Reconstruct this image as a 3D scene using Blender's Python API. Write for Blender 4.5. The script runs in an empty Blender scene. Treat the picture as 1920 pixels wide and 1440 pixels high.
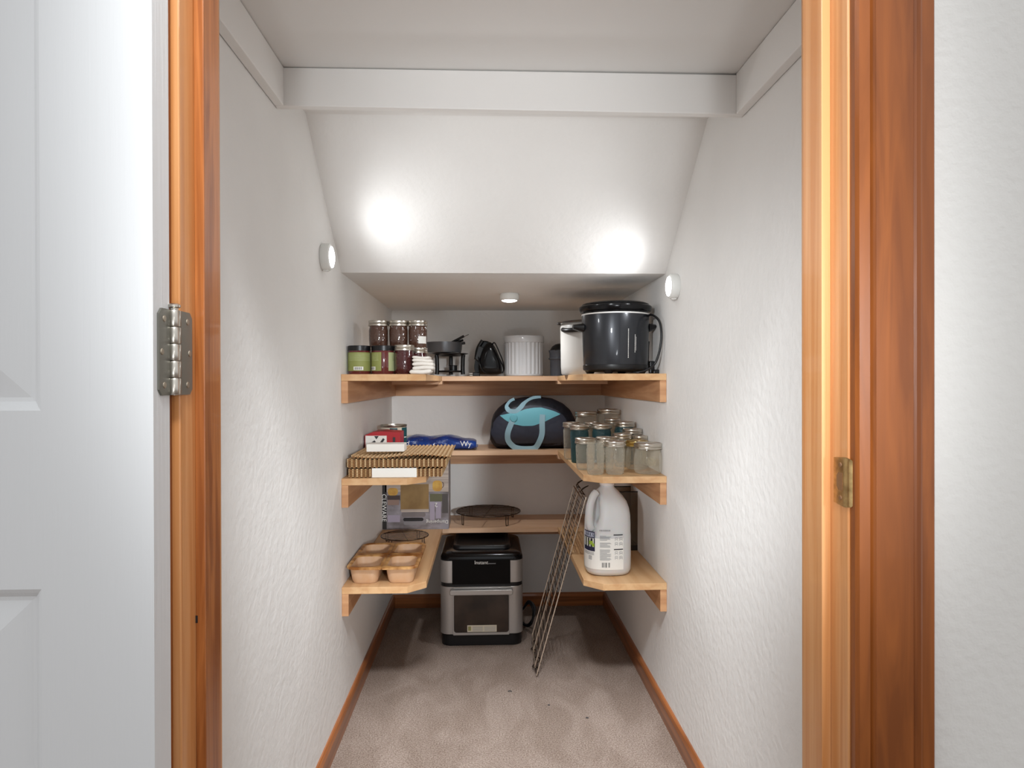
import bpy, bmesh, math, random
from mathutils import Vector, Matrix
random.seed(7)
S = bpy.context.scene
C = S.collection
PI = math.pi

# ------------------------------------------------------------------ camera
F_PX = 1280.0
YAW, PITCH, ROLL, CAM_H = 0.0369, -0.0033, -0.0025, 0.970
_c, _s = math.cos(YAW), math.sin(YAW)
_cp, _sp = math.cos(PITCH), math.sin(PITCH)
_cr, _sr = math.cos(ROLL), math.sin(ROLL)
R0 = Vector((_c, -_s, 0)); U0 = Vector((-_s*_sp, -_c*_sp, _cp)); FW = Vector((_s*_cp, _c*_cp, _sp))
RT = R0*_cr + U0*_sr; UP = U0*_cr - R0*_sr
CAM = Vector((0, 0, CAM_H))
cd = bpy.data.cameras.new('camera'); cam = bpy.data.objects.new('camera', cd); C.objects.link(cam)
cd.sensor_width = 36; cd.lens = 36*F_PX/1920; cd.clip_start = 0.02
M3 = Matrix((RT, UP, -FW)).transposed()
cam.matrix_world = Matrix.Translation(CAM) @ M3.to_4x4()
S.camera = cam

# ------------------------------------------------------------------ world, lights, exposure
S.view_settings.view_transform = 'Standard'; S.view_settings.look = 'None'
S.view_settings.gamma = 1; S.view_settings.use_curve_mapping = False
S.view_settings.exposure = 0.42
try: S.cycles.transparent_max_bounces = 32
except Exception: pass
w = bpy.data.worlds.new('world'); S.world = w; w.use_nodes = True
w.node_tree.nodes['Background'].inputs[0].default_value = (0.95, 0.975, 1.0, 1)
w.node_tree.nodes['Background'].inputs[1].default_value = 0.72
def area(name, loc, target, sx, sy, power, col):
    l = bpy.data.lights.new(name, 'AREA'); l.shape = 'RECTANGLE'; l.size = sx; l.size_y = sy
    l.energy = power; l.color = col
    o = bpy.data.objects.new(name, l); C.objects.link(o); o.location = loc
    o.rotation_euler = (Vector(target)-Vector(loc)).to_track_quat('-Z', 'Y').to_euler()
    return o
def spot(name, loc, target, cone, soft, power, col, blend=0.9):
    l = bpy.data.lights.new(name, 'SPOT'); l.spot_size = math.radians(cone); l.spot_blend = blend
    l.energy = power; l.color = col; l.shadow_soft_size = soft
    o = bpy.data.objects.new(name, l); C.objects.link(o); o.location = loc
    o.rotation_euler = (Vector(target)-Vector(loc)).to_track_quat('-Z', 'Y').to_euler()
    return o
spot('added_hall_fill', (-1.25, -1.9, 1.35), (0.42, 1.35, 0.92), 15.5, 0.14, 330, (0.93, 0.97, 1.0))  # added fill spot from the left, brightens right jamb and wall
spot('added_hall_fill', (0.95, -2.3, 1.25), (-0.13, 1.6, 0.80), 14.5, 0.12, 300, (0.93, 0.97, 1.0))  # second added fill spot, from the right onto the left wall
spot('added_overhead_fill', (0.02, -0.05, 2.42), (0.06, 1.9, 0.0), 35, 0.2, 430, (0.93, 0.97, 1.0))  # added overhead spot, out of view, to brighten the closet floor
spot('added_low_fill', (0.0, -1.5, 0.35), (0.05, 1.25, 1.35), 20, 0.22, 120, (0.93, 0.97, 1.0))  # added low spot standing in for bounce onto the closet ceiling

# ------------------------------------------------------------------ measurement helpers (photograph pixels -> points at a known depth)
def ray(px, py): return FW + RT*((px-960)/F_PX) - UP*((py-720)/F_PX)
def atY(px, py, Y): d = ray(px, py); return CAM + d*(Y/d.y)
def atZ(px, py, Z): d = ray(px, py); return CAM + d*((Z-CAM_H)/d.z)
def atX(px, py, X): d = ray(px, py); return CAM + d*(X/d.x)
def span(pl, pr, py, Y):
    a_, b_ = atY(pl, py, Y), atY(pr, py, Y)
    return (a_.x+b_.x)/2, (b_.x-a_.x)/2
def zat(px, py, Y): return atY(px, py, Y).z

# ------------------------------------------------------------------ materials
def lin(h):
    if isinstance(h, str):
        h = h.lstrip('#'); v = [int(h[i:i+2], 16)/255 for i in (0, 2, 4)]
    else: v = [c/255 for c in h]
    return tuple(c/12.92 if c <= 0.04045 else ((c+0.055)/1.055)**2.4 for c in v)+(1,)
def mat(name, col, rough=0.5, metal=0.0, trans=0.0, ior=1.45, bump=None, vary=None, coat=0.0, emit=None, alpha=None, spec=None, sss=0):
    m = bpy.data.materials.new(name); m.use_nodes = True
    nt = m.node_tree; b = nt.nodes['Principled BSDF']
    b.inputs['Base Color'].default_value = lin(col)
    b.inputs['Roughness'].default_value = rough; b.inputs['Metallic'].default_value = metal
    b.inputs['Transmission Weight'].default_value = trans; b.inputs['IOR'].default_value = ior
    b.inputs['Coat Weight'].default_value = coat
    if spec is not None: b.inputs['Specular IOR Level'].default_value = spec
    if sss: b.inputs['Subsurface Weight'].default_value = sss; b.inputs['Subsurface Scale'].default_value = 0.01
    if alpha is not None: b.inputs['Alpha'].default_value = alpha
    if emit: b.inputs['Emission Color'].default_value = lin(emit[0]); b.inputs['Emission Strength'].default_value = emit[1]
    tc = None
    if vary or bump:
        tc = nt.nodes.new('ShaderNodeTexCoord')
    if vary:   # (col2, scale(x,y,z), detail, lo, hi)
        mp = nt.nodes.new('ShaderNodeMapping'); mp.inputs['Scale'].default_value = vary[1]
        nz = nt.nodes.new('ShaderNodeTexNoise'); nz.inputs['Scale'].default_value = 1; nz.inputs['Detail'].default_value = vary[2]
        nz.inputs['Distortion'].default_value = vary[5] if len(vary) > 5 else 0
        cr = nt.nodes.new('ShaderNodeValToRGB')
        cr.color_ramp.elements[0].position = vary[3]; cr.color_ramp.elements[0].color = lin(vary[0])
        cr.color_ramp.elements[1].position = vary[4]; cr.color_ramp.elements[1].color = lin(col)
        nt.links.new(tc.outputs['Object'], mp.inputs[0]); nt.links.new(mp.outputs[0], nz.inputs['Vector'])
        nt.links.new(nz.outputs['Fac'], cr.inputs[0]); nt.links.new(cr.outputs[0], b.inputs['Base Color'])
    if bump:   # (scale(x,y,z), strength, distance, detail)
        mp = nt.nodes.new('ShaderNodeMapping'); mp.inputs['Scale'].default_value = bump[0]
        nz = nt.nodes.new('ShaderNodeTexNoise'); nz.inputs['Scale'].default_value = 1; nz.inputs['Detail'].default_value = bump[3]
        bp = nt.nodes.new('ShaderNodeBump'); bp.inputs['Strength'].default_value = bump[1]; bp.inputs['Distance'].default_value = bump[2]
        nt.links.new(tc.outputs['Object'], mp.inputs[0]); nt.links.new(mp.outputs[0], nz.inputs['Vector'])
        nt.links.new(nz.outputs['Fac'], bp.inputs['Height']); nt.links.new(bp.outputs[0], b.inputs['Normal'])
    return m
def quilt(m, scale, strength, dist):   # diamond relief pressed into glass
    nt = m.node_tree; b = nt.nodes['Principled BSDF']
    tc = nt.nodes.new('ShaderNodeTexCoord'); v = nt.nodes.new('ShaderNodeTexVoronoi'); v.inputs['Scale'].default_value = scale
    bp = nt.nodes.new('ShaderNodeBump'); bp.inputs['Strength'].default_value = strength; bp.inputs['Distance'].default_value = dist
    nt.links.new(tc.outputs['Object'], v.inputs['Vector']); nt.links.new(v.outputs['Distance'], bp.inputs['Height'])
    nt.links.new(bp.outputs[0], b.inputs['Normal']); return m

WALL = mat('wall_paint', (236, 234, 231), 0.75, bump=((55, 55, 55), 0.35, 0.004, 4), vary=((231, 229, 226), (3, 3, 3), 2, 0.35, 0.6))
TRIMW = mat('white_trim_paint', (238, 236, 233), 0.5)
CEILP = mat('ceiling_panel_paint', (232, 230, 227), 0.6)
HALLW = mat('hall_wall_paint', (220, 217, 212), 0.7, bump=((90, 90, 90), 0.3, 0.004, 3))
def wood(name, base, dark, s, rough=0.35, coat=0.3, lo=0.38, hi=0.62, dist=0.6):
    return mat(name, base, rough, vary=(dark, s, 5, lo, hi, dist), coat=coat, bump=(tuple(x*2 for x in s), 0.12, 0.002, 3))
FIR_V = wood('varnished_fir_upright', (210, 152, 100), (194, 128, 72), (70, 70, 1.6))
FIR_V2 = wood('varnished_fir_stop', (172, 104, 52), (136, 74, 30), (60, 60, 3.5), dist=1.4)
FIR_D = wood('varnished_fir_casing', (142, 78, 30), (118, 62, 22), (42, 42, 3.2), coat=0.08, dist=1.0)
FIR_Y = wood('varnished_fir_floor_trim_depth', (160, 98, 56), (128, 74, 38), (60, 2.5, 60))
FIR_X = wood('varnished_fir_floor_trim_cross', (172, 106, 58), (136, 80, 40), (2.5, 60, 90))
MAP_Y = wood('maple_ply_depth', (216, 176, 130), (202, 156, 110), (30, 2.2, 40), 0.5, 0.1)
MAP_X = wood('maple_ply_cross', (224, 186, 152), (210, 168, 132), (2.2, 30, 40), 0.5, 0.1)
CLEAT = wood('maple_cleat', (206, 158, 116), (184, 134, 94), (3, 3, 46), 0.5, 0.1)
CARPET = mat('carpet_pile', (200, 182, 170), 1.0, vary=((150, 130, 118), (260, 260, 260), 6, 0.36, 0.64), bump=((420, 420, 420), 0.9, 0.01, 4), spec=0.05)
def carpet_patches(m):
    nt = m.node_tree; b = nt.nodes['Principled BSDF']; src = b.inputs['Base Color'].links[0].from_socket
    tc = nt.nodes.new('ShaderNodeTexCoord'); mp = nt.nodes.new('ShaderNodeMapping'); mp.inputs['Scale'].default_value = (9, 4, 1)
    nz = nt.nodes.new('ShaderNodeTexNoise'); nz.inputs['Scale'].default_value = 1; nz.inputs['Detail'].default_value = 5; nz.inputs['Distortion'].default_value = 1.0
    cr = nt.nodes.new('ShaderNodeValToRGB'); cr.color_ramp.elements[0].position = 0.38; cr.color_ramp.elements[0].color = (0.82, 0.80, 0.78, 1)
    cr.color_ramp.elements[1].position = 0.62; cr.color_ramp.elements[1].color = (1, 1, 1, 1)
    mx = nt.nodes.new('ShaderNodeMix'); mx.data_type = 'RGBA'; mx.blend_type = 'MULTIPLY'; mx.inputs[0].default_value = 1
    nt.links.new(tc.outputs['Object'], mp.inputs[0]); nt.links.new(mp.outputs[0], nz.inputs['Vector']); nt.links.new(nz.outputs['Fac'], cr.inputs[0])
    nt.links.new(src, mx.inputs[6]); nt.links.new(cr.outputs[0], mx.inputs[7]); nt.links.new(mx.outputs[2], b.inputs['Base Color'])
carpet_patches(CARPET)
DOORP = mat('door_white_paint', (214, 214, 214), 0.4, bump=((160, 160, 4), 0.35, 0.0015, 4))
STEEL = mat('satin_nickel', (190, 184, 174), 0.3, 1.0)
STEELD = mat('dull_nickel_leaf', (128, 126, 118), 0.45, 0.9)
BRASS = mat('worn_brass', (196, 164, 112), 0.3, 1.0, vary=((150, 122, 80), (90, 90, 90), 3, 0.3, 0.6))
LIDM = mat('tin_jar_band', (206, 200, 190), 0.28, 1.0)
LIDG = mat('gold_jar_band', (206, 178, 108), 0.28, 1.0)
BLACKP = mat('black_plastic', (20, 20, 22), 0.35)
BLACKG = mat('black_gloss', (12, 12, 14), 0.16, spec=0.35)
CHAR = mat('charcoal_enamel', (44, 46, 51), 0.3, 0.35, coat=0.3)
GREYM = mat('grey_nonstick', (104, 106, 110), 0.32, 0.45)
CERAM = mat('white_ceramic', (222, 226, 230), 0.18, coat=0.3)
OFFW = mat('off_white_enamel', (206, 203, 198), 0.3)
WHITEP = mat('white_paper', (238, 236, 230), 0.7)
CLOTH = mat('white_cloth', (232, 226, 218), 0.9, bump=((300, 300, 300), 0.3, 0.002, 3))
def thin_glass(name, tint, body, fac, rough=0.06, qs=0, edge=0.55):   # see-through wall + glossy film, denser at grazing angles
    m = bpy.data.materials.new(name); m.use_nodes = True; nt = m.node_tree
    b = nt.nodes['Principled BSDF']; out = nt.nodes['Material Output']
    b.inputs['Base Color'].default_value = lin(body); b.inputs['Roughness'].default_value = rough; b.inputs['Specular IOR Level'].default_value = 0.9
    tr = nt.nodes.new('ShaderNodeBsdfTransparent'); tr.inputs[0].default_value = lin(tint)
    lw = nt.nodes.new('ShaderNodeLayerWeight'); lw.inputs[0].default_value = 0.35
    mr = nt.nodes.new('ShaderNodeMapRange'); mr.inputs['To Min'].default_value = fac; mr.inputs['To Max'].default_value = min(1, fac+edge)
    mx = nt.nodes.new('ShaderNodeMixShader')
    if qs:
        tc = nt.nodes.new('ShaderNodeTexCoord'); v = nt.nodes.new('ShaderNodeTexVoronoi'); v.inputs['Scale'].default_value = qs
        bp = nt.nodes.new('ShaderNodeBump'); bp.inputs['Strength'].default_value = 0.7; bp.inputs['Distance'].default_value = 0.002
        nt.links.new(tc.outputs['Object'], v.inputs['Vector']); nt.links.new(v.outputs['Distance'], bp.inputs['Height']); nt.links.new(bp.outputs[0], b.inputs['Normal']); nt.links.new(bp.outputs[0], lw.inputs['Normal'])
    nt.links.new(lw.outputs['Facing'], mr.inputs['Value']); nt.links.new(mr.outputs[0], mx.inputs[0])
    nt.links.new(tr.outputs[0], mx.inputs[1]); nt.links.new(b.outputs[0], mx.inputs[2]); nt.links.new(mx.outputs[0], out.inputs[0])
    return m
GLASS = thin_glass('clear_pressed_glass', (248, 246, 240), (214, 208, 194), 0.16, 0.08, 170)
GLASSP = thin_glass('clear_plain_glass', (250, 248, 243), (206, 200, 186), 0.09, 0.05)
GLASSB = thin_glass('aqua_pressed_glass', (128, 174, 180), (66, 104, 112), 0.30, 0.1, 170)
JAM = quilt(mat('dark_red_jam', (70, 24, 26), 0.12, coat=0.8), 150, 0.5, 0.002)
BUTTER = quilt(mat('brown_fruit_butter', (86, 58, 46), 0.15, coat=0.8), 150, 0.5, 0.002)
GREENL = mat('green_label', (142, 148, 84), 0.6)
LEAFL = mat('pale_green_label', (182, 190, 142), 0.6)
INK = mat('dark_print', (52, 52, 56), 0.6)
INKG = mat('grey_print', (150, 150, 152), 0.6)
WHITEI = mat('white_print', (232, 230, 226), 0.5)
WIRE = mat('nickel_wire', (206, 190, 172), 0.35, 0.8)
WIRED = mat('dark_wire', (82, 68, 58), 0.4, 0.85)
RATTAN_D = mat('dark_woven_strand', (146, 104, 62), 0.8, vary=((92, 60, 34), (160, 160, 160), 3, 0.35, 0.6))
RATTAN_M = mat('shaded_valley_strand', (178, 138, 92), 0.8)  # weave tone that also paints in the weak shade of ridge valleys
RATTAN = mat('woven_rattan', (220, 188, 144), 0.7, vary=((176, 138, 90), (160, 160, 160), 3, 0.35, 0.6), bump=((300, 300, 300), 0.5, 0.002, 3))
NAVY = mat('black_navy_nylon', (16, 17, 26), 0.6, bump=((16, 16, 16), 0.5, 0.02, 2))
NAVY2 = mat('dark_slate_nylon', (54, 58, 72), 0.55, bump=((16, 16, 16), 0.4, 0.02, 2))
TEAL = mat('turquoise_nylon', (112, 184, 198), 0.6)
STRAP = mat('pale_blue_webbing', (154, 190, 204), 0.8)
STONE = mat('tan_stoneware', (206, 172, 142), 0.55, vary=((200, 158, 118), (30, 30, 30), 3, 0.3, 0.7))
STAIN = mat('baked_brown_stoneware', (204, 156, 98), 0.45, vary=((138, 84, 34), (26, 26, 26), 4, 0.40, 0.60))
STAINL = mat('brushed_stainless', (190, 187, 184), 0.38, 0.6, bump=((4, 4, 500), 0.1, 0.001, 2))
OVENG = mat('smoked_oven_glass', (66, 54, 46), 0.14, coat=0.2, vary=((40, 33, 30), (9, 9, 9), 3, 0.35, 0.6))

# ------------------------------------------------------------------ mesh helpers
def BM(): return bmesh.new()
def add_box(bm, x0, x1, y0, y1, z0, z1):
    vs = [bm.verts.new(p) for p in ((x0,y0,z0),(x1,y0,z0),(x1,y1,z0),(x0,y1,z0),(x0,y0,z1),(x1,y0,z1),(x1,y1,z1),(x0,y1,z1))]
    for f in ((0,3,2,1),(4,5,6,7),(0,1,5,4),(1,2,6,5),(2,3,7,6),(3,0,4,7)): bm.faces.new([vs[i] for i in f])
    return vs
def add_prism(bm, pts, z0, z1, axis='z'):
    # pts: 2-D outline; axis z: (x,y); axis y: (x,z) extruded in y; axis x: (y,z) extruded in x
    def mk(p, t):
        return {'z': (p[0], p[1], t), 'y': (p[0], t, p[1]), 'x': (t, p[0], p[1])}[axis]
    a = [bm.verts.new(mk(p, z0)) for p in pts]; b = [bm.verts.new(mk(p, z1)) for p in pts]
    n = len(pts)
    bm.faces.new(a[::-1]); bm.faces.new(b)
    for i in range(n): bm.faces.new((a[i], a[(i+1) % n], b[(i+1) % n], b[i]))
def rrect(cx, cy, w, d, r, n=6):
    out = []
    for (sx, sy, a0) in ((1, -1, -PI/2), (1, 1, 0), (-1, 1, PI/2), (-1, -1, PI)):
        for i in range(n+1):
            a = a0+PI/2*i/n
            out.append((cx+sx*(w/2-r)+r*math.cos(a), cy+sy*(d/2-r)+r*math.sin(a)))
    return out
def add_loft(bm, rings, cap0=True, cap1=True, closed=True):
    rs = [[bm.verts.new(p) for p in ring] for ring in rings]
    n = len(rs[0])
    for a, b in zip(rs, rs[1:]):
        for i in range(n if closed else n-1):
            j = (i+1) % n
            bm.faces.new((a[i], a[j], b[j], b[i]))
    if cap0: bm.faces.new(rs[0][::-1])
    if cap1: bm.faces.new(rs[-1])
def add_lathe(bm, prof, cx=0, cy=0, cz=0, seg=36, sx=1.0, sy=1.0, rmod=None):
    rings = []
    for (r, z) in prof:
        if r < 1e-6: rings.append([bm.verts.new((cx, cy, cz+z))]); continue
        ring = []
        for i in range(seg):
            a = 2*PI*i/seg; rr = r*(rmod(a, z) if rmod else 1)
            ring.append(bm.verts.new((cx+rr*sx*math.cos(a), cy+rr*sy*math.sin(a), cz+z)))
        rings.append(ring)
    for a, b in zip(rings, rings[1:]):
        for i in range(seg):
            j = (i+1) % seg
            if len(a) == 1 and len(b) == 1: continue
            if len(a) == 1: bm.faces.new((a[0], b[j], b[i]))
            elif len(b) == 1: bm.faces.new((a[i], a[j], b[0]))
            else: bm.faces.new((a[i], a[j], b[j], b[i]))
def add_tube(bm, pts, r, seg=8, closed=False):
    pts = [Vector(p) for p in pts]; n = len(pts); rings = []
    prev = None
    for i, p in enumerate(pts):
        if closed: t = pts[(i+1) % n]-pts[i-1]
        else: t = pts[min(i+1, n-1)]-pts[max(i-1, 0)]
        t.normalize()
        if prev is None:
            up = Vector((0, 0, 1)) if abs(t.z) < 0.9 else Vector((1, 0, 0))
            nrm = t.cross(up).normalized()
        else:
            nrm = (prev-t*prev.dot(t)); nrm.normalize()
        prev = nrm; bi = t.cross(nrm)
        rings.append([bm.verts.new(p+nrm*(r*math.cos(2*PI*k/seg))+bi*(r*math.sin(2*PI*k/seg))) for k in range(seg)])
    pr = list(zip(rings, rings[1:]))
    if closed: pr.append((rings[-1], rings[0]))
    for a, b in pr:
        for k in range(seg):
            j = (k+1) % seg
            bm.faces.new((a[k], b[k], b[j], a[j]))
    if not closed: bm.faces.new(rings[0]); bm.faces.new(rings[-1][::-1])
def smooth_path(pts, n=6):
    pts = [Vector(p) for p in pts]; out = []
    for i in range(len(pts)-1):
        p0 = pts[max(i-1, 0)]; p1 = pts[i]; p2 = pts[i+1]; p3 = pts[min(i+2, len(pts)-1)]
        for k in range(n):
            t = k/n
            out.append(0.5*((2*p1)+(p2-p0)*t+(2*p0-5*p1+4*p2-p3)*t*t+(3*p1-p0-3*p2+p3)*t*t*t))
    out.append(pts[-1]); return out
def curved_patch(bm, r, a0, a1, z0, z1, n=10, cx=0, cy=0, rz=None):
    # angles measured from the -y direction (towards the viewer), positive to +x
    lo, hi = [], []
    for i in range(n+1):
        a = a0+(a1-a0)*i/n
        r0 = r if rz is None else rz(z0); r1 = r if rz is None else rz(z1)
        lo.append(bm.verts.new((cx+r0*math.sin(a), cy-r0*math.cos(a), z0))); hi.append(bm.verts.new((cx+r1*math.sin(a), cy-r1*math.cos(a), z1)))
    for i in range(n): bm.faces.new((lo[i], lo[i+1], hi[i+1], hi[i]))
def obj(name, bm, m, parent=None, smooth=None, bevel=0, world=False):
    bmesh.ops.recalc_face_normals(bm, faces=bm.faces[:])
    if world and parent is not None:
        bmesh.ops.translate(bm, vec=-root_loc(parent), verts=bm.verts[:])
    me = bpy.data.meshes.new(name); bm.to_mesh(me); bm.free()
    o = bpy.data.objects.new(name, me); C.objects.link(o)
    for mm in (m if isinstance(m, (list, tuple)) else [m]): me.materials.append(mm)
    if parent is not None: o.parent = parent
    if smooth is not None:
        for p in me.polygons: p.use_smooth = True
        try: me.set_sharp_from_angle(angle=math.radians(smooth))
        except Exception: pass
    if bevel:
        b = o.modifiers.new('bevel', 'BEVEL'); b.width = bevel; b.segments = 2; b.limit_method = 'ANGLE'; b.angle_limit = math.radians(40)
    return o
def root_loc(o):
    while o.parent: o = o.parent
    return Vector(o.location)
def thing(name, label, cat, loc, rotz=0, group=None):
    o = bpy.data.objects.new(name, None); C.objects.link(o); o.location = loc; o.rotation_euler = (0, 0, rotz)
    o.empty_display_size = 0.02
    o['label'] = label; o['category'] = cat
    if group: o['group'] = group
    return o
def tag(o, label, cat, group=None):
    o['label'] = label; o['category'] = cat
    if group: o['group'] = group
    return o
def struct(name, bm, m, parent=None, **k):
    o = obj(name, bm, m, parent, **k)
    if parent is None: o['kind'] = 'structure'
    return o
def box_obj(name, x0, x1, y0, y1, z0, z1, m, parent=None, bevel=0, world=True, fn=obj):
    bm = BM(); add_box(bm, x0, x1, y0, y1, z0, z1)
    return fn(name, bm, m, parent, bevel=bevel, world=world)
def text(name, body, size, m, parent, loc, rx=PI/2, ry=0, rz=0, extrude=0.0002, align='CENTER', sx=1.0, bend=None):
    cu = bpy.data.curves.new(name, 'FONT'); cu.body = body; cu.size = size; cu.extrude = extrude; cu.align_x = align; cu.align_y = 'CENTER'
    t = bpy.data.objects.new('tmp', cu); C.objects.link(t)
    dg = bpy.context.evaluated_depsgraph_get(); me = bpy.data.meshes.new_from_object(t.evaluated_get(dg))
    bpy.data.objects.remove(t); me.name = name
    mt = Matrix.Translation(loc) @ (Matrix.Rotation(rz, 4, 'Z') @ Matrix.Rotation(ry, 4, 'Y') @ Matrix.Rotation(rx, 4, 'X')) @ Matrix.Diagonal((sx, 1, 1, 1))
    me.transform(mt)
    if bend:   # wrap round a vertical cylinder of radius bend about the local origin, centred on angle 0 = -y
        for v in me.vertices:
            a = v.co.x/bend; rr = bend-(v.co.y)
            v.co.x, v.co.y = rr*math.sin(a), -rr*math.cos(a)
    me.materials.clear(); me.materials.append(m)
    o = bpy.data.objects.new(name, me); C.objects.link(o); o.parent = parent
    return o

# ------------------------------------------------------------------ room numbers
A, B = -0.408, 0.512                 # left and right closet walls
YF, YA, YB = 1.927, 2.688, 2.952     # shelf fronts, back-arm front, back wall
Z1, Z2, Z3 = 0.3946, 0.6996, 0.9923  # shelf tops
ZC, YS = 1.278, 1.937                # low ceiling
ZBM, ZPAN, YP, YBM = 1.4996, 1.5776, 1.331, 1.350
YD = 0.74                            # hall face of the door wall / jamb front
pl = atX(572, 210, A); pr_ = atX(1330, 215, B)
SL = ((pl.z-ZC)/(YS-pl.y)+(pr_.z-ZC)/(YS-pr_.y))/2
YJ = YD+0.112                        # inner face of the door wall

def mk_side_wall(name, x, t):
    ztop = ZPAN+0.05; ysl = YS-(ztop-ZC)/SL
    bm = BM(); x0, x1 = (x-t, x) if t > 0 else (x, x-t)
    add_prism(bm, [(YJ, -0.02), (YB+0.1, -0.02), (YB+0.1, ZC+0.02), (YS+0.03, ZC+0.02), (ysl+0.03, ztop), (YJ, ztop)], x0, x1, 'x')
    return struct(name, bm, WALL)
mk_side_wall('wall_left', A, 0.1); mk_side_wall('wall_right', B, -0.1)
box_obj('wall_back', A, B, YB, YB+0.1, -0.02, ZC+0.02, WALL, fn=struct)
box_obj('floor', -2.6, 2.6, -2.2, YB+0.1, -0.03, 0, CARPET, fn=struct)
box_obj('ceiling', A, B, YS+0.0, YB, ZC, ZC+0.04, WALL, fn=struct)
ytop = YS-(ZPAN-ZC)/SL
bm = BM(); add_prism(bm, [(YS, ZC), (YS+0.05, ZC+0.04), (ytop+0.03, ZPAN+0.05), (ytop-0.02, ZPAN+0.02)], A, B, 'x'); struct('ceiling', bm, WALL)
box_obj('ceiling', A, B, YJ+0.012, ytop+0.01, ZPAN, ZPAN+0.02, CEILP, fn=struct)
# hanging 1x4 frame round the ceiling panel (slightly lower at its right end)
def frame_board(n, pts0, pts1):
    bm = BM()
    a = [bm.verts.new(p) for p in pts0]; b = [bm.verts.new(p) for p in pts1]
    bm.faces.new(a[::-1]); bm.faces.new(b)
    for i in range(4): bm.faces.new((a[i], a[(i+1) % 4], b[(i+1) % 4], b[i]))
    return struct(n, bm, TRIMW, bevel=0.0015)
g = 0.0012
frame_board('trim_1', [(A+g, YP, ZBM+0.003), (A+g, YBM, ZBM+0.003), (A+g, YBM, ZPAN-g), (A+g, YP, ZPAN-g)],
            [(B-g, YP, ZBM-0.003), (B-g, YBM, ZBM-0.003), (B-g, YBM, ZPAN-g-0.002), (B-g, YP, ZPAN-g-0.002)])
frame_board('trim_2', [(A+g, YJ+0.014, ZBM+0.003), (A+0.019, YJ+0.014, ZBM+0.003), (A+0.019, YJ+0.014, ZPAN-g), (A+g, YJ+0.014, ZPAN-g)],
            [(A+g, YP, ZBM+0.003), (A+0.019, YP, ZBM+0.003), (A+0.019, YP, ZPAN-g), (A+g, YP, ZPAN-g)])
frame_board('trim_3', [(B-0.019, YJ+0.014, ZBM-0.003), (B-g, YJ+0.014, ZBM-0.003), (B-g, YJ+0.014, ZPAN-g), (B-0.019, YJ+0.014, ZPAN-g)],
            [(B-0.019, YP, ZBM-0.003), (B-g, YP, ZBM-0.003), (B-g, YP, ZPAN-g), (B-0.019, YP, ZPAN-g)])
# baseboards
HB = 0.056
def baseboard(name, pts, z, m, axis, a0, a1):
    bm = BM(); add_prism(bm, pts, a0, a1, axis); return struct(name, bm, m, bevel=0.001)
pr = [(0, 0), (0.012, 0), (0.012, HB-0.012), (0.008, HB-0.003), (0.004, HB), (0, HB)]
bm = BM(); add_prism(bm, [(A+p[0], p[1]) for p in pr], YJ, YB-0.012, 'y'); struct('baseboard_left', bm, FIR_Y)
bm = BM(); add_prism(bm, [(B-p[0], p[1]) for p in pr], YJ, YB-0.012, 'y'); struct('baseboard_right', bm, FIR_Y)
bm = BM(); add_prism(bm, [(YB-p[0], p[1]) for p in pr], A, B, 'x'); struct('baseboard_back', bm, FIR_X)

# ------------------------------------------------------------------ door wall, jambs, stops, casings
XJL = atY(338, 720, YD).x; XJR = atY(1590, 720, YD).x
HD = 2.04
bm = BM()
XL0, XR0 = XJL-0.02, XJR+0.02
add_box(bm, -2.6, XL0, YD+0.002, YJ, -0.02, 2.45); struct('wall_front', bm, HALLW)
bm = BM(); add_box(bm, XR0, 2.6, YD+0.002, YJ, -0.02, 2.45); struct('wall_front', bm, HALLW)
bm = BM(); add_box(bm, XL0, XR0, YD+0.002, YJ, HD+0.02, 2.45); struct('wall_front', bm, HALLW)
box_obj('wall_header', A-0.1, B+0.1, YJ+0.001, YJ+0.013, ZBM-0.005, 2.2, WALL, fn=struct)
YST0 = atX(365, 720, XJL).y
SX = atY(384, 720, YST0).x-XJL
YST1 = atX(412, 720, XJL+SX).y
jl = struct('trim_4', (lambda b: (add_box(b, XL0, XJL, YD, YJ, 0, HD), b)[1])(BM()), FIR_V, bevel=0.0015)
sl_ = struct('trim_5', (lambda b: (add_box(b, XJL, XJL+SX, YST0, YST1, 0, HD), b)[1])(BM()), FIR_V2, bevel=0.001)
jr = struct('trim_6', (lambda b: (add_box(b, XJR, XR0, YD, YJ, 0, HD), b)[1])(BM()), FIR_V, bevel=0.0015)
YSR0 = atX(1558, 720, XJR).y
SXR = XJR-atY(1541, 720, YSR0).x
YSR1 = atX(1505.5, 720, XJR-SXR).y
sr_ = struct('trim_7', (lambda b: (add_box(b, XJR-SXR, XJR, YSR0, YSR1, 0, HD), b)[1])(BM()), FIR_V, bevel=0.001)
struct('trim_8', (lambda b: (add_box(b, XL0, XR0, YD, YJ, HD, HD+0.02), b)[1])(BM()), FIR_V, bevel=0.0015)
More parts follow.
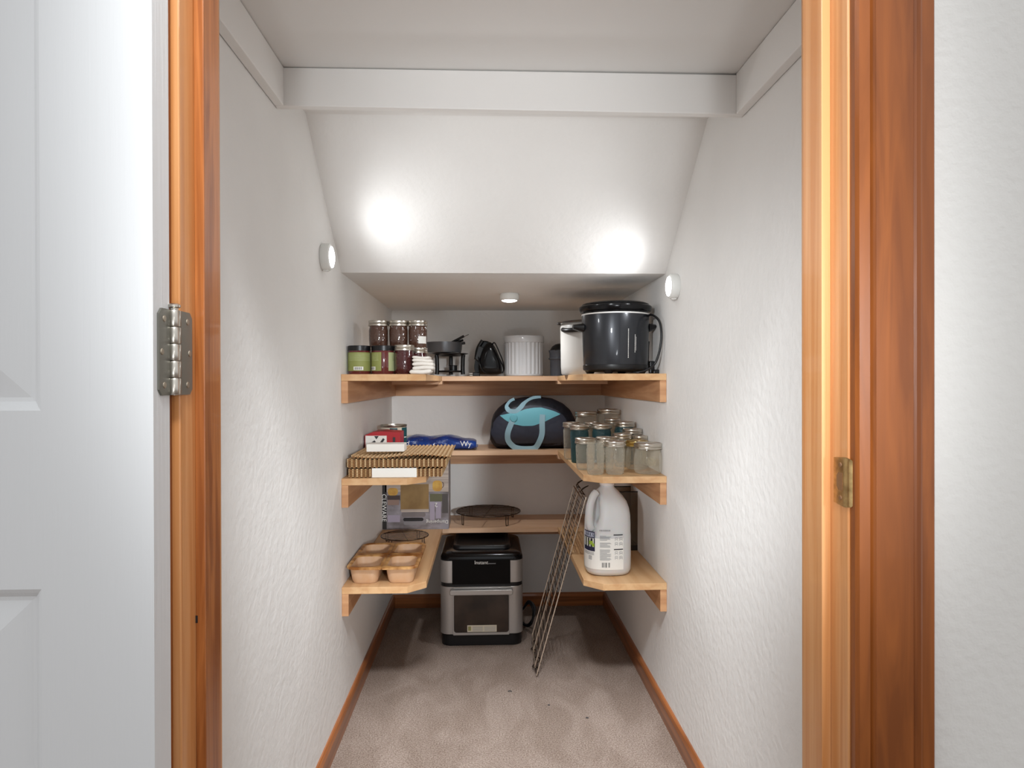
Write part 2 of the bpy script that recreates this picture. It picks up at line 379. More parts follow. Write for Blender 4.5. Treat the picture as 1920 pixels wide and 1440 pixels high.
# casings: stepped profile with two rounded beads
def casing(name, xin, s, m):
    YC = YD-0.016
    W = abs(atY(1748, 720, YC).x-atY(1603, 720, YC).x)
    f = lambda px: (atY(px, 720, YC).x-atY(1603, 720, YC).x)
    prof = [(0, YD), (0, YD-0.010), (f(1607), YC+0.001), (f(1626), YC), (f(1629), YC+0.0035), (f(1631), YC+0.002), (f(1635), YC-0.0015), (f(1638), YC+0.0005),
            (f(1708), YC+0.0005), (f(1711), YC+0.003), (f(1715), YC+0.0012), (f(1719), YC-0.002), (f(1723), YC-0.001), (W-0.002, YC-0.001), (W, YC+0.001), (W, YD)]
    bm = BM(); add_prism(bm, [(xin+s*p[0], p[1]) for p in prof], 0, HD+0.09, 'z')
    return struct(name, bm, m)
casing('trim_9', atY(1603, 720, YD-0.010).x, 1, FIR_D)
XCL = XJL-0.005-0.004
casing('trim_10', XCL, -1, FIR_D)
box_obj('trim_11', XCL, atY(1603, 720, YD-0.01).x, YD-0.014, YD, HD+0.008, HD+0.09, FIR_D, fn=struct)
# small mortise hole in the left stop, strike plate on the right jamb
p = atY(368, 1161, YST0)
bm = BM(); add_box(bm, p.x-0.0016, p.x+0.0016, YST0-0.0004, YST0+0.002, p.z-0.004, p.z+0.004)
obj('nail_hole', bm, mat('hole_dark', (30, 20, 18), 0.8), sl_)
zt, zb = zat(1590, 857, YD+0.01), zat(1590, 949, YD+0.01)
zm = (zt+zb)/2; hh = (zt-zb)/2
y_in = atX(1566, 900, XJR).y
sp = BM()
def plate_ring(t):      # plate lies on the jamb face (x = XJR) and its lip curls round the jamb's front edge
    N = 14; rows = []
    path = [(XJR-t, y_in), (XJR-t, YD+0.008), (XJR-t, YD+0.002), (XJR-t*0.2+0.001, YD-0.0025-t), (XJR+0.0055, YD-0.005-t), (XJR+0.0095, YD-0.006-t)]
    hts = [0.93, 1.0, 1.0, 0.96, 0.8, 0.45]
    return [[(q[0], q[1], zm+hh*h*(-1+2*k/N)) for k in range(N+1)] for q, h in zip(path, hts)]
ra, rb = plate_ring(0.0003), plate_ring(0.0018)
for grid in (ra, rb):
    vs = [[sp.verts.new(pp) for pp in row] for row in grid]
    for i in range(len(vs)-1):
        for k in range(len(vs[0])-1): sp.faces.new((vs[i][k], vs[i+1][k], vs[i+1][k+1], vs[i][k+1]))
spo = obj('strike_plate', sp, BRASS, jr, smooth=50)
mdark = mat('latch_recess', (120, 84, 52), 0.5)
bm = BM(); add_prism(bm, [(YD+0.008+0.009*math.cos(t_*PI/6+PI/2)*0+u_, v_) for t_, u_, v_ in [(0, 0.000, zm-0.010), (0, 0.009, zm-0.010), (0, 0.0125, zm-0.006), (0, 0.0125, zm+0.006), (0, 0.009, zm+0.010), (0, 0.000, zm+0.010)]], XJR-0.0023, XJR-0.0017, 'x')
obj('latch_opening', bm, mdark, spo)
for dz in (-0.0185, 0.0185):
    bm = BM(); add_lathe(bm, [(0, 0), (0.003, 0), (0.0025, 0.0008), (0, 0.001)], seg=14)
    bmesh.ops.rotate(bm, cent=(0, 0, 0), matrix=Matrix.Rotation(-PI/2, 3, 'Y'), verts=bm.verts[:])
    bmesh.ops.translate(bm, vec=(XJR-0.0018, YD+0.013, zm+dz), verts=bm.verts[:])
    obj('screw', bm, mdark, spo, smooth=40)

# ------------------------------------------------------------------ the white door, folded back flat against the hall wall
DY1 = YD-0.014; DT = 0.035; DY0 = DY1-DT
XE = atY(318, 720, DY1).x; DW = 0.711
dr = bpy.data.objects.new('door_1', None); C.objects.link(dr); dr.location = (XE, DY1, 0.008); dr['kind'] = 'structure'
zrb, zrt = zat(70, 770, DY0), zat(70, 1105, DY0)
stl = XE-atY(76, 720, DY0).x
bm = BM()
def front(pt): return bm.verts.new(pt)
xs = [XE, XE-stl, XE-DW/2+0.055, XE-DW/2-0.055, XE-DW+stl, XE-DW]
zs = [0.008, 0.25, zrt, zrb, 1.60, 1.70, 1.92, 2.035]
gridv = [[bm.verts.new((x, DY0, z)) for z in zs] for x in xs]
for i in range(5):
    for j in range(7):
        if i in (1, 3) and j in (1, 3, 5):
            x1, x0 = xs[i], xs[i+1]; z0, z1 = zs[j], zs[j+1]
            loops = [[gridv[i+1][j], gridv[i][j], gridv[i][j+1], gridv[i+1][j+1]]]
            for ins, dep in ((0.004, 0.0025), (0.009, 0.007), (0.013, 0.0075), (0.046, 0.0015), (0.048, 0.001)):
                loops.append([bm.verts.new(q) for q in ((x0+ins, DY0+dep, z0+ins), (x1-ins, DY0+dep, z0+ins), (x1-ins, DY0+dep, z1-ins), (x0+ins, DY0+dep, z1-ins))])
            for a, b in zip(loops, loops[1:]):
                for k in range(4): bm.faces.new((a[k], a[(k+1) % 4], b[(k+1) % 4], b[k]))
            bm.faces.new(loops[-1])
        else:
            bm.faces.new((gridv[i+1][j], gridv[i][j], gridv[i][j+1], gridv[i+1][j+1]))
add_box(bm, XE-DW, XE, DY0+0.009, DY1, 0.008, 2.035)
for (xa) in (XE, XE-DW):
    vs = [bm.verts.new(q) for q in ((xa, DY0, 0.008), (xa, DY0+0.009, 0.008), (xa, DY0+0.009, 2.035), (xa, DY0, 2.035))]; bm.faces.new(vs)
for za in (0.008, 2.035):
    vs = [bm.verts.new(q) for q in ((XE, DY0, za), (XE, DY0+0.009, za), (XE-DW, DY0+0.009, za), (XE-DW, DY0, za))]; bm.faces.new(vs)
obj('door_panel', bm, DOORP, dr, world=True)
def hinge(zc_):
    hg = 0.089/2
    kx, ky = atY(329, 720, DY1+0.004).x, DY1+0.002
    h = obj('hinge', (lambda b: (add_lathe(b, [(0, -hg), (0.0032, -hg), (0.0032, hg), (0, hg)], kx, ky, zc_, 16), b)[1])(BM()), STEEL, dr, smooth=40, world=True)
    n = 5
    for k in range(n):
        z0 = -hg+k*2*hg/n+0.0004; z1 = -hg+(k+1)*2*hg/n-0.0004
        bm = BM(); add_lathe(bm, [(0, z0), (0.0058, z0), (0.0064, z0+0.0008), (0.0064, z1-0.0008), (0.0058, z1), (0, z1)], kx, ky, zc_, 20)
        obj('knuckle', bm, STEEL, h, smooth=40, world=True)
    bm = BM(); add_lathe(bm, [(0, hg), (0.004, hg), (0.004, hg+0.002), (0.0062, hg+0.003), (0.0062, hg+0.0055), (0.004, hg+0.007), (0, hg+0.0072)], kx, ky, zc_, 18)
    obj('pin_head', bm, STEEL, h, smooth=40, world=True)
    # door leaf on the door's edge
    def leaf(pts, t, nm, m):
        bm = BM(); add_prism(bm, pts, t[0], t[1], 'x'); return obj(nm, bm, m, h, world=True)
    r = 0.006
    y0, y1 = DY0+0.008, ky
    leaf([(y1, zc_-hg), (y1, zc_+hg), (y0+r, zc_+hg), (y0, zc_+hg-r), (y0, zc_-hg+r), (y0+r, zc_-hg)], (XE, XE+0.0022), 'leaf', STEELD)
    y2 = atX(357, 720, XJL).y
    leaf([(ky, zc_-hg), (y2-r, zc_-hg), (y2, zc_-hg+r), (y2, zc_+hg-r), (y2-r, zc_+hg), (ky, zc_+hg)], (XJL, XJL+0.0022), 'leaf', STEELD)
    for k, dz in enumerate((-0.034, 0, 0.034)):
        for (xx, yy) in ((XE+0.0022, y0+0.006+0.005*(k % 2 == 0)), (XJL+0.0022, y2-0.007-0.005*(k % 2 == 0))):
            bm = BM(); add_lathe(bm, [(0, 0), (0.0035, 0), (0.003, 0.0008), (0, 0.001)], seg=14)
            bmesh.ops.rotate(bm, cent=(0, 0, 0), matrix=Matrix.Rotation(PI/2, 3, 'Y'), verts=bm.verts[:])
            bmesh.ops.translate(bm, vec=(xx, yy, zc_+dz), verts=bm.verts[:])
            obj('screw', bm, mat('screw_head', (160, 148, 132), 0.4, 0.9), h, smooth=40, world=True)
hinge((zat(329, 584, DY1)+zat(329, 738, DY1))/2)
hinge(1.82); hinge(0.22)

# ------------------------------------------------------------------ puck lights
LENS = mat('lit_puck_lens', (255, 255, 255), 0.5, emit=((250, 252, 255), 16))
PUCKW = mat('puck_white_plastic', (226, 226, 222), 0.4)
def puck(label, loc, rot, e, watt):
    t = thing('puck_light', label, 'light', loc, 0, 'battery puck lights'); t.rotation_euler = rot
    # local +z points away from the surface it is stuck to
    bm = BM(); add_lathe(bm, [(0, 0), (0.031, 0), (0.0335, 0.003), (0.034, 0.016), (0.032, 0.021), (0.027, 0.0235), (0.024, 0.0225), (0, 0.0225)], seg=40)
    obj('housing', bm, PUCKW, t, smooth=40)
    bm = BM(); add_lathe(bm, [(0.0265, 0.0228), (0.0255, 0.025), (0.018, 0.0275), (0, 0.0285)], seg=36); obj('lens', bm, LENS, t, smooth=60)
    bm = BM(); add_box(bm, -0.006, 0.006, -0.0355, -0.031, 0.004, 0.017); obj('catch', bm, PUCKW, t, bevel=0.001)
    l = bpy.data.lights.new('puck_lamp', 'SPOT'); l.energy = watt; l.color = (0.95, 0.98, 1.0); l.spot_size = math.radians(165); l.spot_blend = 0.8; l.shadow_soft_size = 0.018
    lo = bpy.data.objects.new('puck_lamp', l); C.objects.link(lo); lo.parent = t; lo.location = (0, 0, 0.034); lo.rotation_euler = (PI, 0, 0)
    return t
q = atX(604, 482, A); puck('white puck light stuck on the left wall, lit', (A, q.y, q.z), (PI/2, 0, PI/2), 1, 1.5)
q = atX(1270, 537, B); puck('white puck light stuck on the right wall, lit', (B, q.y, q.z), (PI/2, 0, -PI/2), 1, 1.5)
q = atZ(955, 551, ZC); puck('white puck light on the low ceiling above the shelves, lit', (q.x, q.y, ZC), (PI, 0, 0), 1, 5.5)

# ------------------------------------------------------------------ shelves
T = 0.019
def shelf(z, label, xl, xr, group='maple plywood wall shelves'):
    t = thing('wall_shelf', label, 'shelf', (0, YA, z), 0, group)
    gp = 0.0008
    ch = 0.05
    bm = BM(); add_prism(bm, [(A+0.0005, YF), (xl-ch*1.0, YF), (xl, YF+ch), (xl, YA-gp), (A+0.0005, YA-gp)], z-T, z, 'z'); obj('shelf_board', bm, MAP_Y, t, bevel=0.0008, world=True)
    bm = BM(); add_prism(bm, [(B-0.0005, YF), (B-0.0005, YA-gp), (xr, YA-gp), (xr, YF+ch), (xr+ch*1.0, YF)], z-T, z, 'z'); obj('shelf_board', bm, MAP_Y, t, bevel=0.0008, world=True)
    bm = BM(); add_box(bm, A+0.0005, B-0.0005, YA, YB-0.0005, z-T, z); obj('shelf_board', bm, MAP_X, t, bevel=0.0008, world=True)
    for x0, x1, s in ((A+0.0005, A+T, -1), (B-T, B-0.0005, 1)):
        bm = BM(); add_box(bm, x0, x1, YF+0.001, YB-T-0.0008, z-T-0.0625, z-T-0.0002); obj('cleat', bm, CLEAT, t, bevel=0.0008, world=True)
    bm = BM(); add_box(bm, A+0.0005, B-0.0005, YB-T, YB-0.0005, z-T-0.0625, z-T-0.0002); obj('cleat', bm, CLEAT, t, bevel=0.0008, world=True)
    for x0, x1 in ((xl-0.19, xl+0.002), (xr-0.002, xr+0.19)):
        if z > 0.5:
            s = 1 if x0 < 0 else -1
            xo, xi = (x0, x1) if s > 0 else (x1, x0)
            bm = BM(); add_prism(bm, [(xo, YA-0.05), (xi-s*0.012, YA-0.05), (xi, YA-0.03), (xi, YA+0.09), (xo, YA+0.09)], z-T-0.013, z-T-0.0002, 'z')
            obj('joint_plate', bm, MAP_X, t, bevel=0.0008, world=True)
    return t
XL1 = atZ(829, 993, Z1).x; XL3 = XL1; 
XR = 0.258
xr2 = atZ(1047, 845, Z2).x
shelf(Z3, 'top U-shaped plywood shelf at eye level, carrying jars and slow cookers', XL1, xr2)
shelf(Z2, 'middle U-shaped plywood shelf under the dark duffel bag and glass jars', XL1, xr2)
shelf(Z1, 'lowest U-shaped plywood shelf under the stoneware pan and milk jug', XL1, xr2)
# ================================================================== things on the shelves
def lines_block(name, parent, m, rects):
    bm = BM()
    for (x0, x1, y0, y1, z0, z1) in rects: add_box(bm, x0, x1, y0, y1, z0, z1)
    return obj(name, bm, m, parent)
def curved_print(name, parent, m, r, cells):
    bm = BM()
    for (a0, a1, z0, z1) in cells: curved_patch(bm, r, a0, a1, z0, z1, 3)
    return obj(name, bm, m, parent)
JAR_G = 'glass jars on the middle shelf'
def band(parent, r, h, m, name='lid', wide=False):
    # screw band: ribbed ring with flat tin inset, top at z = h
    prof = [(r-0.0015, h-0.017), (r+0.0008, h-0.0165), (r+0.0012, h-0.0125), (r-0.0004, h-0.0115), (r+0.0006, h-0.0100), (r-0.0004, h-0.0085), (r+0.0006, h-0.0065), (r+0.0002, h-0.0015), (r-0.002, h), (r-0.0055, h-0.0001), (r-0.006, h-0.0012), (0, h-0.0010)]
    bm = BM(); add_lathe(bm, prof, seg=40); o = obj(name, bm, m, parent, smooth=35); return o
def glass_jar(label, x, y, z, r, h, m=None, lid=LIDM, squat=False, group=JAR_G, rot=0, badge=False):
    m = m or GLASS
    t = thing('glass_jar', label, 'jar', (x, y, z), rot, group)
    rn = r*0.90; ti = 0.0022; hn = h-0.018
    if squat: outer = [(0, 0.0012), (r*0.8, 0), (r*0.93, 0.003), (r, 0.012), (r, hn*0.62), (r*0.97, hn*0.78), (rn, hn*0.9), (rn, h-0.002)]
    else: outer = [(0, 0.0012), (r*0.78, 0), (r*0.86, 0.003), (r*0.90, 0.012), (r*0.97, hn*0.75), (r*0.985, hn*0.9), (rn, hn*0.985), (rn, hn+0.002)]
    thr = [(rn+0.0012, hn+0.004), (rn, hn+0.006), (rn+0.0012, hn+0.009), (rn, hn+0.011), (rn, h-0.002), (rn-ti, h-0.002)]
    prof = outer+thr
    bm = BM(); add_lathe(bm, prof, seg=40); obj('glass_body', bm, m, t, smooth=50)
    if lid: band(t, rn+0.004, h, lid)
    if badge:
        bm = BM(); 
        for k in range(9):
            a = 2*PI*k/9; rr = 0.011
            add_lathe(bm, [(0, 0.0012), (0.004, 0.0008), (0.0052, 0), (0, -0.0002)], rr*math.cos(a), rr*math.sin(a)*0.9, 0, 10)
        add_lathe(bm, [(0, 0.0018), (0.008, 0.001), (0.0095, 0), (0, -0.0002)], 0, 0, 0, 16)
        bmesh.ops.rotate(bm, cent=(0, 0, 0), matrix=Matrix.Rotation(PI/2, 3, 'X'), verts=bm.verts[:])
        bmesh.ops.translate(bm, vec=(0, -r-0.0004, h*0.42), verts=bm.verts[:])
        obj('embossed_fruit', bm, GLASSP, t, smooth=60)
    return t
def jar_at(label, pl_, pr_, py, Y, h, **k):
    x, r = span(pl_, pr_, py, Y); return glass_jar(label, x, Y, Z2, r, h, **k)
jar_at('open clear quilted jar without a lid, front edge of the middle shelf', 1099, 1134, 860, 1.985, 0.097, lid=None)
jar_at('clear quilted jar with a silver band, front row between open jar and squat jar', 1134, 1172, 860, 1.985, 0.098)
jar_at('squat wide clear jar with embossed fruit on its side, nearest the right wall', 1189, 1241, 860, 1.995, 0.090, squat=True, m=GLASSP, badge=True)
jar_at('clear quilted jar with a silver band, just behind and left of the open jar', 1079, 1116, 850, 2.095, 0.097)
jar_at('aqua glass jar with a gold-toned band, left edge of the shelf next to the bag', 1069, 1104, 830, 2.275, 0.127, m=GLASSB)
jar_at('narrow clear jar with a silver band, half hidden behind the leftmost aqua jar', 1056, 1086, 830, 2.375, 0.129)
jar_at('aqua glass jar with a silver band, middle of the three aqua jars', 1110, 1146, 830, 2.275, 0.129, m=GLASSB)
jar_at('aqua glass jar with a silver band, the aqua jar nearest the right wall', 1152, 1189, 830, 2.302, 0.134, m=GLASSB)
jar_at('silver-banded jar wedged behind the gap between the left two aqua jars', 1096, 1124, 830, 2.375, 0.129)
jar_at('silver-banded jar peeping over the gap between the middle and right aqua jars', 1134, 1162, 830, 2.385, 0.140)
jar_at('tall wide-mouth clear jar behind the aqua jars, beside the duffel bag', 1079, 1119, 800, 2.56, 0.158, m=GLASSP)
jar_at('tall wide-mouth clear jar, rearmost and nearest the back wall corner', 1120, 1161, 800, 2.57, 0.166, m=GLASSP)
jar_at('clear jar with a silver band in second row, behind the open jar', 1118, 1152, 850, 2.105, 0.099)
jar_at('clear jar with a broad silver band, behind the silver-banded front jar', 1150, 1184, 850, 2.165, 0.105)
jar_at('jar with a silver band in the third row, right of centre', 1168, 1203, 850, 2.228, 0.115, m=GLASSP)
jar_at('jar with a gold band directly behind the squat jar', 1174, 1214, 850, 2.095, 0.088, m=GLASSP, lid=LIDG, squat=True)
jar_at('silver-banded jar against the right wall behind the gold-lidded one', 1186, 1213, 850, 2.16, 0.098, m=GLASSP)

# ---- jam and fruit butter jars, top shelf left
JAM_G = 'preserve jars on the top shelf'
def preserve(label, x, y, z, r, h, m, lid=LIDM, label_=None):
    t = thing('preserve_jar', label, 'jar', (x, y, z), 0, JAM_G)
    rn = r*0.93
    bm = BM(); add_lathe(bm, [(0, 0), (r*0.86, 0), (r*0.94, 0.004), (r*0.99, h*0.3), (r, h-0.03), (rn, h-0.022), (rn, h-0.002), (0, h-0.002)], seg=40)
    obj('filled_glass', bm, m, t, smooth=40)
    band(t, rn+0.003, h, lid)
    if label_:
        bm = BM(); curved_patch(bm, r+0.0006, 0.15, 1.15, 0.012, 0.034); obj('paper_label', bm, WHITEP, t, smooth=60)
    return t
x, r = span(740, 776, 680, 2.01)
preserve('dark red jam jar with a silver band, front row right of the green-labelled jars', x, 2.01, Z3, r, 0.086, JAM)
rows = [(692, 728), (730, 765), (766, 801)]
names = ['leftmost', 'middle', 'rightmost, with a torn white label']
for k, (a_, b_) in enumerate(rows):
    x, r = span(a_, b_, 690, 2.115)
    s = preserve(['preserve jar in the second row under the leftmost brown jar, behind the green labels', 'preserve jar in the second row under the middle brown jar', 'dark preserve jar behind the white cloths, under the torn-label jar'][k], x, 2.115, Z3, r, 0.083, JAM)
    preserve('brown fruit butter jar of the upper row, '+names[k], x, 2.115, Z3+0.0832, r, 0.083, BUTTER, label_=(k == 2))
def green_jar(label, pl_, pr_, gap):
    x, r = span(pl_, pr_, 680, 2.02)
    h = 0.084
    t = thing('preserve_jar', label, 'jar', (x, 2.02, Z3), 0, JAM_G)
    bm = BM(); add_lathe(bm, [(0, 0), (r*0.93, 0), (r*0.99, 0.004), (r*0.99, h-0.02), (r*0.93, h-0.014), (r*0.9, h-0.003), (0, h-0.003)], seg=40)
    obj('filled_glass', bm, mat('reddish_relish', (100, 42, 40), 0.1, coat=0.8), t, smooth=40)
    bm = BM(); add_lathe(bm, [(r*0.93, h-0.015), (r*0.98, h-0.0145), (r*0.98, h-0.001), (r*0.95, h), (0, h)], seg=48, rmod=lambda a, z: 1+0.006*math.cos(24*a)); obj('lid', bm, BLACKP, t, smooth=30)
    seg_ = [(-1.5, 1.5)] if not gap else [(-1.5, 0.0), (0.62, 1.5)]
    for i, (a0, a1) in enumerate(seg_):
        bm = BM(); curved_patch(bm, r*0.99+0.0005, a0, a1, 0.010, h-0.020, 16)
        lb = obj('paper_label', bm, GREENL if i == 0 else LEAFL, t, smooth=60)
        cells = [(a, a+0.05+0.05*random.random(), h-0.026-0.0036*j, h-0.0245-0.0036*j) for j in range(6) for a in [a0+0.45+0.12*q_ for q_ in range(int((a1-a0-0.6)/0.12))]]
        if cells: curved_print('label_print', t, LEAFL if i == 0 else GREENL, r*0.99+0.0009, cells)
    ac = 0.1 if not gap else -0.95
    bm = BM(); curved_patch(bm, r*0.99+0.0010, ac-0.42, ac+0.42, 0.0125, 0.0225, 6); obj('barcode_panel', bm, WHITEP, t, smooth=60)
    curved_print('barcode', t, INK, r*0.99+0.0014, [(ac-0.3+0.09*k, ac-0.3+0.09*k+(0.03 if k % 2 else 0.05), 0.014, 0.021) for k in range(7)])
green_jar('green-labelled jar with a black lid standing nearest the left wall', 652.5, 695, False)
green_jar('black-lidded jar whose green label leaves a red strip showing', 696.5, 740, True)

# ---- folded white cloths
x0, x1 = atY(774, 690, 1.99).x, atY(814, 690, 1.99).x
t = thing('cloth_bundle', 'bundle of folded white cloths at the front edge of the top shelf', 'cloth', ((x0+x1)/2, 1.99, Z3))
hw = (x1-x0)/2
zz = 0
for k, (th, inset, sh) in enumerate(((0.013, 0.0, -0.006), (0.0115, 0.001, 0.0015), (0.0115, 0.001, 0.001), (0.010, 0.003, -0.001), (0.008, 0.006, -0.004))):
    bm = BM(); rings = []
    for i in range(17):
        u = -1+2*i/16
        ring = []
        zc0 = zz+th/2+0.0025*math.sin(2.3*u+k)*(0.5 if k else 0.0)
        hh_ = th/2*1.12
        if k == 0: zc0 = zz+th/2+max(0, u-0.2)*0.004
        for j in range(20):
            a = 2*PI*j/20
            yy = math.copysign(abs(math.cos(a))**0.5, math.cos(a))*0.036*(1-0.10*abs(u)**4)
            ring.append((u*(hw-inset)+sh, yy, zc0+math.copysign(abs(math.sin(a))**0.55, math.sin(a))*hh_*(1-abs(u)**16*0.5)))
        rings.append(ring)
    add_loft(bm, rings)
    lo = min(v.co.z for v in bm.verts)
    if k == 0:
        for v in bm.verts: v.co.z = max(v.co.z, 0.0)
    obj('folded_layer', bm, CLOTH, t, smooth=60)
    zz += th-0.0006

# ---- fondue set on the back arm
YFo = 2.83
x, r = span(817, 868, 655, YFo)
xs_, rs_ = span(816, 872, 680, YFo)
t = thing('fondue_stand', 'black metal fondue stand with curved legs on the top shelf back', 'stand', (xs_, YFo, Z3))
htop = zat(845, 663, YFo)-Z3
bm = BM(); add_lathe(bm, [(rs_*0.72, htop-0.010), (rs_*0.95, htop-0.006), (rs_*1.22, htop-0.001), (rs_*1.22, htop), (rs_*0.95, htop-0.003), (rs_*0.72, htop-0.007), (rs_*0.72, htop-0.010)], seg=48); obj('ring_tray', bm, BLACKP, t, smooth=40)
for k in range(3):
    a = (PI+0.35, -0.35, PI/2)[k]
    ca, sa = math.cos(a), math.sin(a)
    bm = BM(); rr = rs_*0.92
    pth = [(rr*1.05*ca, rr*1.05*sa, htop-0.006), (rr*1.0*ca, rr*1.0*sa, htop-0.02), (rr*0.98*ca, rr*0.98*sa, 0.03), (rr*1.0*ca, rr*1.0*sa, 0.0085)]
    add_tube(bm, smooth_path(pth, 5), 0.0085, 8); obj('leg', bm, BLACKP, t, smooth=60)
bm = BM(); add_tube(bm, [(rs_*0.9*math.cos(2*PI*k/36), rs_*0.9*math.sin(2*PI*k/36), 0.022) for k in range(36)], 0.0025, 8, closed=True); obj('foot_ring', bm, BLACKP, t, smooth=60)
bm = BM(); add_lathe(bm, [(0, 0.020), (0.03, 0.020), (0.03, 0.024), (0.017, 0.026), (0.017, 0.044), (0.02, 0.046), (0, 0.047)], 0.012, 0, 0, 24); bu = obj('burner', bm, BLACKP, t, smooth=40)
bm = BM(); add_tube(bm, [(-rs_*0.9, 0, 0.020), (rs_*0.9, 0, 0.020)], 0.003, 6); obj('cross_bar', bm, BLACKP, t)
_xf, rp = span(798, 867, 655, YFo)
hp = 0
t = thing('fondue_pot', 'grey fondue pot resting in the black stand, long forks lying across', 'pot', (_xf, YFo, Z3+htop+0.0005))
hp = zat(845, 645, YFo)-Z3-htop+0.006
_x, rp = span(798, 867, 655, YFo)
bm = BM(); add_lathe(bm, [(0, 0), (rp*0.8, 0), (rp*0.93, 0.004), (rp*0.97, hp*0.4), (rp, hp), (rp*0.965, hp), (rp*0.93, hp*0.5), (rp*0.84, 0.01), (0, 0.006)], seg=56); obj('bowl', bm, GREYM, t, smooth=50)
bm = BM(); add_tube(bm, smooth_path([(-rp*0.70, rp*0.68, hp*0.75), (-rp*0.9, rp*0.9, hp*0.75), (-rp*1.0, rp*1.02, hp*0.7)], 4), 0.007, 8); obj('handle', bm, BLACKP, t, smooth=60)
for k, (px, py, qx, qy, lab) in enumerate([(838, 647, 870, 630, 'fondue fork with a raised black handle, topmost in the grey pot'), (840, 648, 872, 643, 'fondue fork with its black handle lying lowest on the rim of the pot'), (836, 647, 868, 638, 'fondue fork with a black handle between the other two'), ]):
    p0 = atY(px, py, YFo+0.01*k-0.02); p1 = atY(qx, qy, YFo+0.03*k-0.03)
    d = (p1-p0).normalized(); s0 = p0-d*0.035
    f = thing('fondue_fork', lab, 'fork', s0, 0, 'forks in the fondue pot')
    bm = BM(); add_tube(bm, [(0, 0, 0), p0-s0+d*0.01], 0.0012, 6); obj('shaft', bm, WIRE, f)
    bm = BM(); add_tube(bm, [p0-s0, p0-s0+d*0.005, p1-s0-d*0.004, p1-s0], 0.0052, 8); obj('handle', bm, BLACKP, f, smooth=60)
p0 = atY(840, 646, YFo); p1 = atY(879, 627, YFo-0.01)
f = thing('skewer', 'thin metal skewer sticking out highest from the grey fondue pot', 'skewer', p0)
bm = BM(); add_tube(bm, [(0, 0, 0), p1-p0], 0.0013, 6); obj('shaft', bm, WIRED, f)
bm = BM(); add_lathe(bm, [(0, -0.003), (0.003, 0), (0, 0.003)], seg=10); obj('tip', bm, WIRED, f, smooth=60)

# ---- glossy black small appliance with its cord (stands on edge)
YW = 2.81
pc = atY(917, 700, YW)
t = thing('waffle_maker', 'glossy black teardrop-shaped appliance standing on edge, cord wrapped', 'appliance', (pc.x, YW, Z3))
def pxl(px, py, dy=0.0): p_ = atY(px, py, YW+dy); return (p_.x-pc.x, p_.z-Z3)
shell = [(899, 700), (897, 688), (901, 668), (908, 650), (917, 642), (925, 647), (933, 662), (939, 680), (941, 694), (938, 701), (920, 701.6)]
def slab(pts, y0, y1, infl, nm, m, sm=50):
    bm = BM()
    P2 = [Vector((p_[0], p_[1], 0)) for p_ in [pxl(*q_) for q_ in pts]]
    P2 = smooth_path(P2+[P2[0]], 4)[:-1]
    c0 = sum(P2, Vector())/len(P2)
    rings = []
    for (s_, y_) in ((0.55, y0-infl), (0.85, y0-infl*0.7), (0.97, y0-infl*0.2), (1, y0+0.004), (1, y1)):
        rings.append([(c0.x+(p_.x-c0.x)*s_, y_, max(0.0, c0.y+(p_.y-c0.y)*s_)) for p_ in P2])
    add_loft(bm, rings); return obj(nm, bm, m, t, smooth=sm)
slab(shell, -0.03, 0.0, 0.012, 'front_shell', BLACKG)
slab([(x_-8, y_-2 if y_ < 699 else y_) for x_, y_ in shell], 0.0, 0.04, 0.0, 'back_shell', BLACKG)
def tube_px(pts, r, nm, m, par, Y, base, n=5, seg=8):
    bm = BM(); P3 = [atY(q_[0], q_[1], Y+(q_[2] if len(q_) > 2 else 0))-Vector(base) for q_ in pts]
    for p_ in P3: p_.z = max(p_.z, r*1.0)
    add_tube(bm, smooth_path(P3, n), r, seg); return obj(nm, bm, m, par, smooth=60)
base = (pc.x, YW, Z3)
tube_px([(893, 674, .0), (896, 655, .0), (902, 643, .0), (905, 638.5, .0)], 0.0085, 'handle', BLACKP, t, YW, base)
bm = BM(); add_prism(bm, [pxl(890, 672), pxl(897, 648), pxl(908, 652), pxl(900, 682)], -0.02, 0.02, 'y'); obj('hinge_block', bm, BLACKP, t, bevel=0.003)
tube_px([(905, 640, .01), (914, 641, .0), (922, 646, -.03), (928, 655, -.04), (934, 668, -.03), (942, 684, .0), (944, 695, .01), (939, 700, .02)], 0.0027, 'cord', BLACKP, t, YW, base)
tube_px([(921, 652, .0), (925, 643, -.03), (929, 645, -.03), (936, 660, -.03), (943, 678, -.02), (945, 692, -.0), (942, 700, .0)], 0.0027, 'cord', BLACKP, t, YW, base)
tube_px([(897, 662, .0), (899, 680, -.04), (905, 695, -.04), (915, 700, -.03)], 0.0027, 'cord', BLACKP, t, YW, base)
bm = BM()
for zz in (0.005, 0.012):
    p_ = pxl(884, 700); add_box(bm, p_[0]-0.008, p_[0]+0.006, -0.001, 0.001, zz-0.001, zz+0.001)
pg = obj('plug_prongs', bm, STEEL, t)
bm = BM(); p_ = pxl(892, 700); add_box(bm, p_[0]-0.012, p_[0]+0.018, -0.008, 0.008, 0.0, 0.017); obj('plug', bm, BLACKP, t, bevel=0.003)

